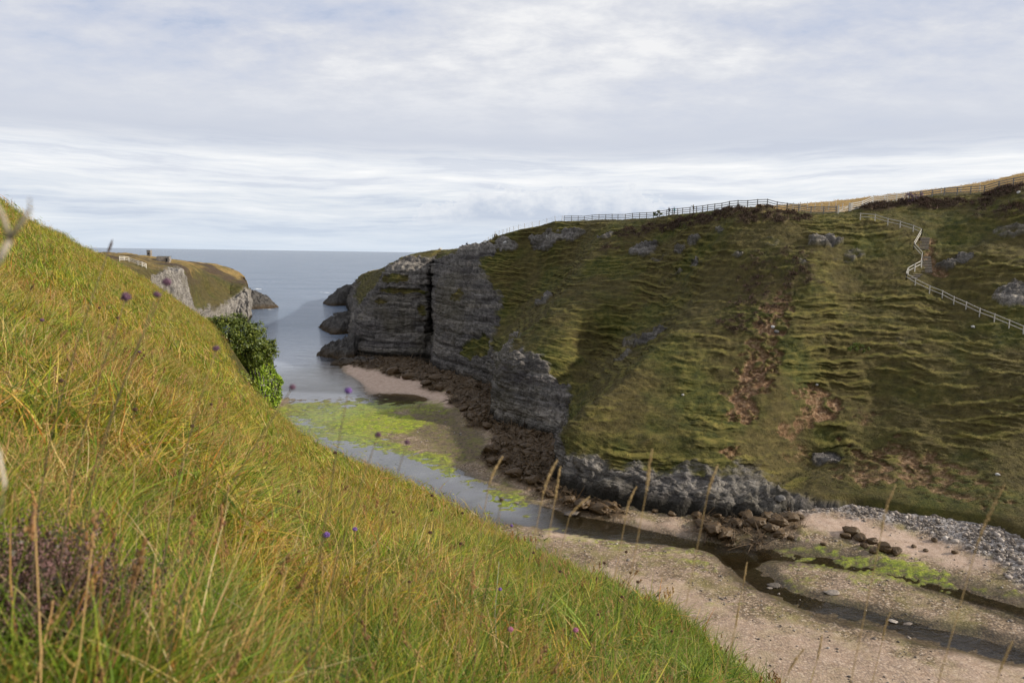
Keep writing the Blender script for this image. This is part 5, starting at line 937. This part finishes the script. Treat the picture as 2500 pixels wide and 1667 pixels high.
def bluff():
    top = at(600, 860, 113); c = np.array([top[0], top[1] + 1.5, 0]); h = top[2] + 1.0; nu, nv = 70, 60; t = np.linspace(0, 2 * math.pi, nu)[:, None]; z = np.linspace(-1, h, nv)[None]
    px_r = 5.6 - 2.0 * sst(z / h, .6, 1.0) + .5 * np.sin(z * .5); V = np.stack([c[0] - 1.6 + px_r * np.cos(t) * np.ones_like(z), c[1] + 4.0 * np.sin(t) * np.ones_like(z), z * np.ones_like(t)], -1); V[..., :2] += (fbm(V * .5, 3)[..., None] * 1.0) * np.stack([np.cos(t) * np.ones_like(z), np.sin(t) * np.ones_like(z)], -1)
    V[:, -1, :2] = c[:2] + (V[:, -1, :2] - c[:2]) * .3
    k = np.ones(V.shape[:2]).ravel(); o = mesh_np('bluff', V, grid_faces(nu, nv), M_HILL, {'rock': k, 'soil': 0 * k, 'heather': 0 * k, 'dry': 0 * k}); tag(o, 'rock bluff hidden under ivy at the end of the near slope', 'bluff', kind='structure')
    # ivy hangs over the side that faces the beach
    i = rng.integers(0, nu, 15000); j = (rng.random(15000) ** .8 * (nv - 2)).astype(int); P = V[i, j]; n = np.stack([np.cos(t[i, 0]), np.sin(t[i, 0]), .25 * np.ones(15000)], -1); keep = (n @ np.array([.55, -.83, 0]) > -.35) & (P[:, 2] > .8 + .8 * fbm(P * .6, 2)); P, n = P[keep], n[keep]; P = P + n * (rng.uniform(.05, .55, (len(P), 1)) + .35 * np.clip(fbm(P * .9, 3), -1, 1)[:, None])
    root = empty('ivy', c); leaf_mesh(P, n, .20, M_IVY, 'foliage', root, c, .6); m = MB()
    for q in range(14): a = random.uniform(-1.6, .5); m.tube([c + np.array([(5.0) * math.cos(a) - 1.6, 4.1 * math.sin(a), zz]) + rng.normal(0, .2, 3) for zz in np.linspace(.5, h - 1, 7)], [.07, .06, .05, .05, .04, .03, .02], 5)
    m.build('stems', M_BARK, root, True, local=c); tag(root, 'bright green ivy curtain hanging over the bluff above the beach', 'ivy')
    sp = lambda x, y, d, r: (at(x, y, d), np.array(r, float))
    bush('bush', [sp(548, 800, 109, (2.6, 2, 2.0)), sp(585, 808, 110, (2.6, 2.2, 2.2)), sp(618, 822, 111, (2.3, 2, 2.2)), sp(645, 838, 112, (1.7, 1.6, 1.7)), sp(600, 850, 109, (3.2, 2.2, 2.4)), sp(640, 868, 110, (2.0, 1.8, 2.2)), sp(560, 835, 108, (2.6, 2, 1.8)), sp(530, 790, 108, (1.4, 1.4, 1.2)), sp(655, 855, 111, (1.1, 1.2, 1.3)), sp(575, 782, 110, (1.2, 1.2, 1.0)), sp(627, 802, 111, (1.0, 1, 1.0))], 15000, .17, M_DARKLEAF, 'large dark leafy bush on top of the ivy bluff above the sea', 'bush', at(590, 880, 110), 5)
    bush('bush', [sp(590, 945, 104, (2.2, 1.6, 1.8)), sp(570, 925, 103, (1.8, 1.5, 1.4)), sp(612, 965, 105, (1.7, 1.4, 1.6)), sp(575, 960, 102, (1.6, 1.4, 1.2)), sp(628, 985, 106, (1.3, 1.1, 1.0))], 3600, .20, M_LIME, 'yellow green shrub at the grassy foot of the ivy bluff', 'bush', at(590, 985, 103), 3)
    bush('bush', [sp(505, 872, 88, (1.5, 1.3, .9)), sp(485, 882, 86, (1.3, 1.2, .8)), sp(520, 890, 86, (1.3, 1.2, .8)), sp(535, 905, 88, (1.2, 1.1, .9))], 2200, .16, M_DARKLEAF, 'low dark shrub in the grass left of the large bush', 'bush', drop(at(505, 890, 87), NBV, 8), 2)
bluff()
p0 = hit(655, 985, BBV); p0 = p0 if p0 is not None else at_z(655, 990, .6)
boulder(at_z(660, 985, .6), 1.6, M_WHITE, 'pale rock at the foot of the ivy bluff by the shore', None, 61, .8, .4, 1.2)
q0 = back_of(1604, .3); bush('bush', [(q0 + np.array([0, 0, .6]), np.array([.75, .7, .6])), (q0 + np.array([.45, 0, .85]), np.array([.5, .5, .5])), (q0 + np.array([-.5, 0, .75]), np.array([.5, .5, .5]))], 900, .10, M_DARKLEAF, 'small round green bush growing against the hilltop fence', 'bush', q0, 2)
q1 = hit(2092, 855); bush('bush', [(q1 + np.array([0, 0, .5]), np.array([1.0, .9, .6])), (q1 + np.array([.8, 0, .3]), np.array([.7, .7, .5])), (q1 + np.array([-.7, -.2, .2]), np.array([.7, .7, .4]))], 900, .11, M_DARKLEAF, 'low green bush alone on the slope below the long handrail', 'bush', q1, 2)
q2 = hit(2232, 490); bush('heather_bush', [(q2 + np.array([0, 0, .5]), np.array([1.3, 1.1, .7])), (q2 + np.array([-1, 0, .3]), np.array([.9, .9, .6]))], 900, .10, mat_leaf('heather_bloom', [(0, (.07, .04, .05)), (.6, (.15, .09, .12)), (1, (.20, .13, .16))]), 'purple flowering heather bush at the upper end of the pale fence', 'heather', q2, 2)

# ------------------------------------------------------------------ plants close to the camera
M_STEM = simple_mat('flower_stem', (0.07, 0.055, 0.03), (0.15, 0.11, 0.06), 20, .7, .2, 0); M_GSTEM = simple_mat('grass_stem', (0.40, 0.26, 0.10), (0.58, 0.42, 0.20), 20, .7, .2, 0, .2)
M_VIOLET = simple_mat('violet_petal', (0.10, 0.05, 0.19), (0.22, 0.12, 0.34), 90, .7, .2, .4); M_MAUVE = simple_mat('faded_mauve_petal', (0.09, 0.045, 0.07), (0.17, 0.09, 0.13), 90, .8, .2, .4); M_BROWNH = simple_mat('brown_seed', (0.055, 0.030, 0.018), (0.13, 0.075, 0.045), 90, .85, .2, .5); M_PINK = simple_mat('pink_petal', (0.30, 0.09, 0.16), (0.45, 0.18, 0.27), 90, .7, .2, .4)
M_SEED = simple_mat('pale_seed', (0.48, 0.32, 0.13), (0.68, 0.50, 0.26), 60, .8, .2, .4, .2); M_DEAD = simple_mat('bleached_stalk', (0.36, 0.30, 0.23), (0.52, 0.45, 0.37), 30, .75, .2, .2)
def ground_below(p):
    g = NBV.ray_cast(Vector((p[0], p[1], p[2] + .3)), Vector((0, 0, -1))); return np.array(g[0]) if g[0] else np.array([p[0], p[1], p[2] - 1.0])
def place(x, y, hgt, dmax=14.0):           # depth along the ray where the ground lies hgt below it
    best = None
    for d in np.geomspace(1.9, dmax, 40):
        p = at(x, y, d); z = p[2] - ground_below(p)[2]
        if z <= hgt: return d
        if best is None or z < best[0] - .02: best = (z, d)
    return best[1]
def stem_curve(h, lean, n=8, hook=0.0):
    g = ground_below(h - np.array([lean[0], lean[1], 0])); L = h - g; t = np.linspace(0, 1, n)[:, None]; bow = np.array([L[0], L[1], 0]) * -.25
    P = g + L * t + bow * np.sin(math.pi * t) + np.array([0, 0, hook]) * (np.sin(math.pi * t) * t); return P
def flower(x, y, d, r, mat, label, group, lean=(.12, .02), kind='ball', name='flower'):
    d0 = d; d = place(x, y, random.uniform(.5, .75), 9.0); r = float(np.clip(r * .74 * d / d0, .013, .036)); h = at(x, y, d); P = stem_curve(h, lean); g = P[0]; root = empty(name, g); m = MB(); m.tube(P, list(np.linspace(.0022, .0013, len(P))), 5); m.build('stem', M_STEM, root, True, local=g)
    m = MB()
    if kind == 'ball':
        m.ball(h, (r * .42, r * .42, r * .38), 8, 6)
        for q in range(70):                 # florets all over the head
            v = rng.normal(size=3); v[2] = abs(v[2]) * .9 - .25; v /= np.linalg.norm(v); c = h + v * r * .46; m.ball(c, r * random.uniform(.09, .15), 4, 3)
    else:
        ax = P[-1] - P[-2]; ax /= np.linalg.norm(ax)
        for q in range(60): s = random.random(); a = random.uniform(0, 6.3); m.ball(h + ax * r * (s * 2.6 - 1.0) + np.array([math.cos(a), math.sin(a), 0]) * r * .22 * math.sin(math.pi * min(1, s + .08)), r * .13, 4, 3)
    m.build('flower_head', mat, root, True, local=g); k = P[3]; m = MB()
    for s in (-1, 1): m.quad([k, k + [s * .010, .003, .006], k + [s * .028, .004, .012], k + [s * .012, -.003, .001]])
    m.build('leaves', M_LEAF, root, local=g); return tag(root, label, 'flower', group)
M_LEAF = mat_leaf('stem_leaf', [(0, (.06, .09, .015)), (1, (.12, .15, .02))])
VI = 'violet button flower on a thin dark stem rising from the meadow grass'; MV = 'faded mauve flower head on a bare stem in the near meadow'; BR = 'dry brown seed head on a thin stalk in the meadow'
for x, y, d, r in ((850, 955, 2.3, .032), (1249, 1283, 2.7, .040), (797, 1306, 2.2, .036), (866, 1292, 2.6, .024), (1221, 1438, 3.2, .022)): flower(x, y, d, r, M_VIOLET, VI, 'violet flowers in the meadow', (random.uniform(.10, .2), .03))
for x, y, d, r in ((714, 946, 2.3, .028), (923, 1062, 2.4, .030), (994, 1080, 2.5, .026), (340, 859, 1.5, .026), (308, 726, 1.4, .026), (103, 782, 1.4, .026), (528, 851, 1.7, .022), (407, 690, 1.5, .024), (383, 720, 1.5, .020)): flower(x, y, d, r, M_MAUVE, MV, 'faded flower heads in the meadow', (random.uniform(.2, .42), .02))
for x, y, d, r in ((243, 752, 1.6, .018), (287, 776, 1.6, .018), (818, 1105, 2.6, .024), (516, 987, 2.0, .018), (1055, 1210, 2.8, .026), (1054, 1246, 2.9, .022), (1224, 1221, 3.0, .022), (1129, 1252, 3.1, .022), (1518, 1457, 3.6, .030), (1557, 1420, 3.7, .026), (1529, 1347, 3.7, .024), (1476, 1374, 3.9, .026), (1368, 1395, 3.6, .026), (1540, 1398, 3.8, .022), (1125, 1327, 3.3, .026), (1302, 1349, 3.6, .024), (1050, 1300, 3.0, .022), (960, 1250, 2.9, .022), (650, 1130, 2.3, .018), (470, 1040, 2.0, .016), (330, 1000, 1.8, .016), (150, 930, 1.6, .018), (1640, 1540, 4.6, .024), (1460, 1500, 3.8, .020), (1000, 1420, 3.0, .020), (730, 1200, 2.4, .018)): flower(x, y, d, r, M_BROWNH, BR, 'brown seed heads in the meadow', (random.uniform(-.03, .14), .02))
for x, y, d in ((1246, 1536, 3.0), (1405, 1538, 3.6)): flower(x, y, d, .045, M_PINK, 'pink clover-like flower low in the green grass', 'pink flowers low in the grass', (.03, .0))
for x, y, d, r in ((78, 702, 1.3, .024), (268, 604, 1.5, .015), (1607, 1451, 3.8, .034)): flower(x, y, d, r, M_BROWNH, 'dark narrow plantain-like spike on a thin stalk', 'dark narrow spikes in the meadow', (.30, .02), 'spike')
def seed_grass(x0, y0, x1, y1, d, label, group, w=.009):
    if 'deep' in label: d = place(x1, y1, random.uniform(.35, .5), 12.0)
    top, low = at(x0, y0, d), at(x1, y1, d); L = np.linalg.norm(top - low); g = ground_below(low + (low - top) * np.array([1.6, 1.2, 1.0]) + np.array([-.10, 0, 0])); root = empty('seed_grass', g); m = MB(); mid = (g + low) / 2 + np.array([-.03, 0, .05]); nod = CR * L * random.uniform(-.05, .28) - np.array([0, 0, L * .05]); m.tube([g, mid, low, (low + top) / 2 + nod * .25, top + nod], [.0016, .0014, .0012, .0010, .0008], 5); m.build('stem', M_GSTEM, root, True, local=g); m = MB(); ax = (top - low) / L
    for q in range(90): s = random.random(); a = random.uniform(0, 6.3); rr = w * .5 * math.sin(math.pi * min(1, s * .9 + .1)) ** .7; m.ball(low + ax * L * s + nod * s * s + np.array([math.cos(a), math.sin(a) * .8, 0]) * rr * random.uniform(.5, 1), (w * .16, w * .16, w * .5), 4, 3)
    m.build('seed_head', M_SEED, root, True, local=g); return tag(root, label, 'grass stem', group)
SG = 'tall tan grass stem with a slender seed head standing against the beach'
for a in ((1590, 1092, 1578, 1200, 2.0), (1745, 1130, 1728, 1205, 2.2), (1540, 1185, 1530, 1250, 2.6), (1366, 1135, 1356, 1215, 2.4), (1347, 1117, 1326, 1205, 2.2), (2162, 1180, 2152, 1300, 2.0), (2444, 1173, 2385, 1330, 1.9), (1215, 1110, 1195, 1180, 2.4), (1425, 1210, 1390, 1260, 2.6), (1822, 1370, 1816, 1420, 3.2), (2165, 1490, 2155, 1560, 2.6), (1800, 1475, 1797, 1530, 3.0), (2010, 1545, 1995, 1610, 2.4), (1955, 1580, 1925, 1640, 2.4), (2470, 1560, 2440, 1640, 2.0)): seed_grass(*a, SG, 'tall seed grasses above the sward')
for a in ((1000, 1330, 995, 1390, 2.6), (640, 1050, 632, 1120, 1.9), (560, 960, 556, 1030, 1.7), (300, 660, 280, 710, 1.6), (850, 1120, 846, 1180, 2.3), (1090, 1190, 1080, 1250, 2.8), (780, 1240, 770, 1310, 2.2), (450, 1090, 445, 1150, 1.8), (700, 1380, 690, 1450, 2.1), (330, 1130, 326, 1200, 1.7), (900, 1210, 890, 1270, 2.6), (1160, 1250, 1145, 1300, 3.0), (560, 1180, 550, 1250, 2.0), (1010, 1160, 1004, 1220, 2.7), (1430, 1370, 1420, 1420, 3.5), (1320, 1420, 1312, 1470, 3.2), (1215, 1480, 1208, 1530, 3.0)): seed_grass(*a, 'orange tan grass stem with a narrow seed head deep in the meadow', 'seed grasses deep in the meadow', .008)
def stalk(paths, d, r, label):
    P = [[at(x, y, dd) for x, y, dd in q] for q in paths]; g = ground_below(P[0][0] - (np.array([.35, 0, 0]) if paths[0][0][0] < 0 else 0)); root = empty('dead_stalk', g); m = MB(); m.tube([g] + P[0], [r * 1.1] + [r] * len(P[0]), 6); m.build('stem', M_DEAD, root, True, local=g)
    for q in P[1:]: m = MB(); m.tube(q, list(np.linspace(r * .85, r * .5, len(q))), 6); m.build('branch', M_DEAD, root, True, local=g)
    return tag(root, label, 'dead stalk')
stalk([[(-60, 760, .85), (-12, 650, .82), (24, 585, .80)], [(24, 585, .80), (8, 530, .79), (-14, 490, .78)], [(24, 585, .80), (48, 548, .79), (74, 512, .78), (72, 485, .78)]], .8, .0034, 'forked bleached stalk rising past the skyline of the near slope')
stalk([[(-160, 1340, .95), (-30, 1290, .95), (4, 1245, .94), (12, 1180, .93), (-4, 1100, .92)]], .9, .0020, 'bleached bent stalk beside the heather')
def lying(pts, lift, r, label, extra=()):
    d0 = place(pts[0][0], pts[0][1], .05); f = lambda q: [(x, y, d0 * (1 - l)) for (x, y), l in zip(q, lift)]; stalk([f(pts)] + [f(e) for e in extra], d0, r, label)
lying([(985, 1350), (1060, 1362), (1120, 1385), (1190, 1396)], (0, .02, .04, .05), .0026, 'pale straw stalk arching low over the green grass')
lying([(1306, 1545), (1312, 1505), (1327, 1472)], (0, .01, .02), .0022, 'small white forked twig in the green grass', [[(1310, 1530), (1330, 1515), (1338, 1480)]])
lying([(440, 1395), (520, 1440), (594, 1487)], (.03, .05, .07), .0018, 'straight pale straw lying across the meadow grass')
lying([(1216, 1640), (1208, 1500), (1218, 1370)], (0, .01, .02), .0016, 'upright pale dry stalk behind the pink flower')
M_HFLOW = simple_mat('heather_flower', (0.26, 0.13, 0.12), (0.46, 0.28, 0.26), 120, .8, .2, .2, .2); M_HTWIG = simple_mat('heather_stem', (0.035, 0.022, 0.014), (0.08, 0.045, 0.028), 40, .9, .2, .2)
def heather(x, y, n, hgt, label):
    g = hit(x, y, NBV); n = int(n * 1.6); hgt *= 1.08; root = empty('heather_plant', g); st, fl, lf = MB(), MB(), []
    for q in range(n):
        a = random.uniform(0, 6.3); r = random.uniform(0, .12); b = g + np.array([math.cos(a) * r, math.sin(a) * r, -.02]); H = hgt * random.uniform(.6, 1.15); ln = np.array([math.cos(a), math.sin(a), 0]) * H * random.uniform(.15, .5); P = [b, b + ln * .3 + [0, 0, H * .5], b + ln + [0, 0, H]]; st.tube(P, [.0022, .0016, .0008], 4, False)
        for s in np.linspace(.3, 1.0, 34):
            c = b + ln * s ** 1.5 + np.array([0, 0, H * s]); o = rng.normal(0, .0065, 3)
            if s > .6 and random.random() < .6: fl.ball(c + o, random.uniform(.0020, .0036), 4, 3)
            else: lf.append(c + o)
    st.build('stems', M_HTWIG, root, True, local=g)['kind'] = 'stuff'; fl.build('flowers', M_HFLOW, root, True, local=g)['kind'] = 'stuff'; lf = np.array(lf); leaf_mesh(lf, rng.normal(size=lf.shape), .0085, M_HLEAF, 'foliage', root, g); return tag(root, label, 'heather', 'heather plants close to the lens')
M_HLEAF = mat_leaf('heather_leaf', [(0, (.04, .025, .016)), (.6, (.085, .042, .03)), (1, (.05, .05, .018))])
for x, y, n, h in HSPOT: heather(x, y, n, h, 'brown heather plant with pale pink flower spikes at the meadow edge')

# ------------------------------------------------------------------ surf on the rocks
def surf(x0, y0, x1, y1, w, seed, label):
    a, b = at_z(x0, y0, 0), at_z(x1, y1, 0); t = np.linspace(0, 1, 60)[:, None]; u = np.linspace(-1, 1, 9)[None]; L = b - a; d = np.array([-L[1], L[0], 0]) / np.linalg.norm(L); V = a + L * (t * np.ones_like(u))[..., None]; nz = fbm(V * .25 + seed, 4, .7)
    V = V + d * (u * w * np.clip(.3 + 1.6 * nz, .03, 1.5) * np.sin(math.pi * t))[..., None] + d * (2.0 * fbm(V * .06 + seed, 2))[..., None]; V[..., 2] = .05 + .12 * (1 - u ** 2) * np.clip(nz + .4, 0, 1)
    o = mesh_np('surf', V, grid_faces(60, 9), simple_mat('sea_foam', (.55, .58, .60), (.80, .82, .83), 1.0, .6, .3, .3)); tag(o, label, 'surf', kind='stuff')
surf(618, 704, 640, 707, 2.2, 3, 'white surf breaking beyond the left rock tongue'); surf(782, 714, 815, 715, 1.6, 9, 'thin white surf line off the farthest right rock point'); surf(640, 754, 676, 756, 1.0, 15, 'foam edge along the left rock tongue'); surf(930, 942, 1010, 958, .25, 21, 'thin foam line at the edge of the pink sand')
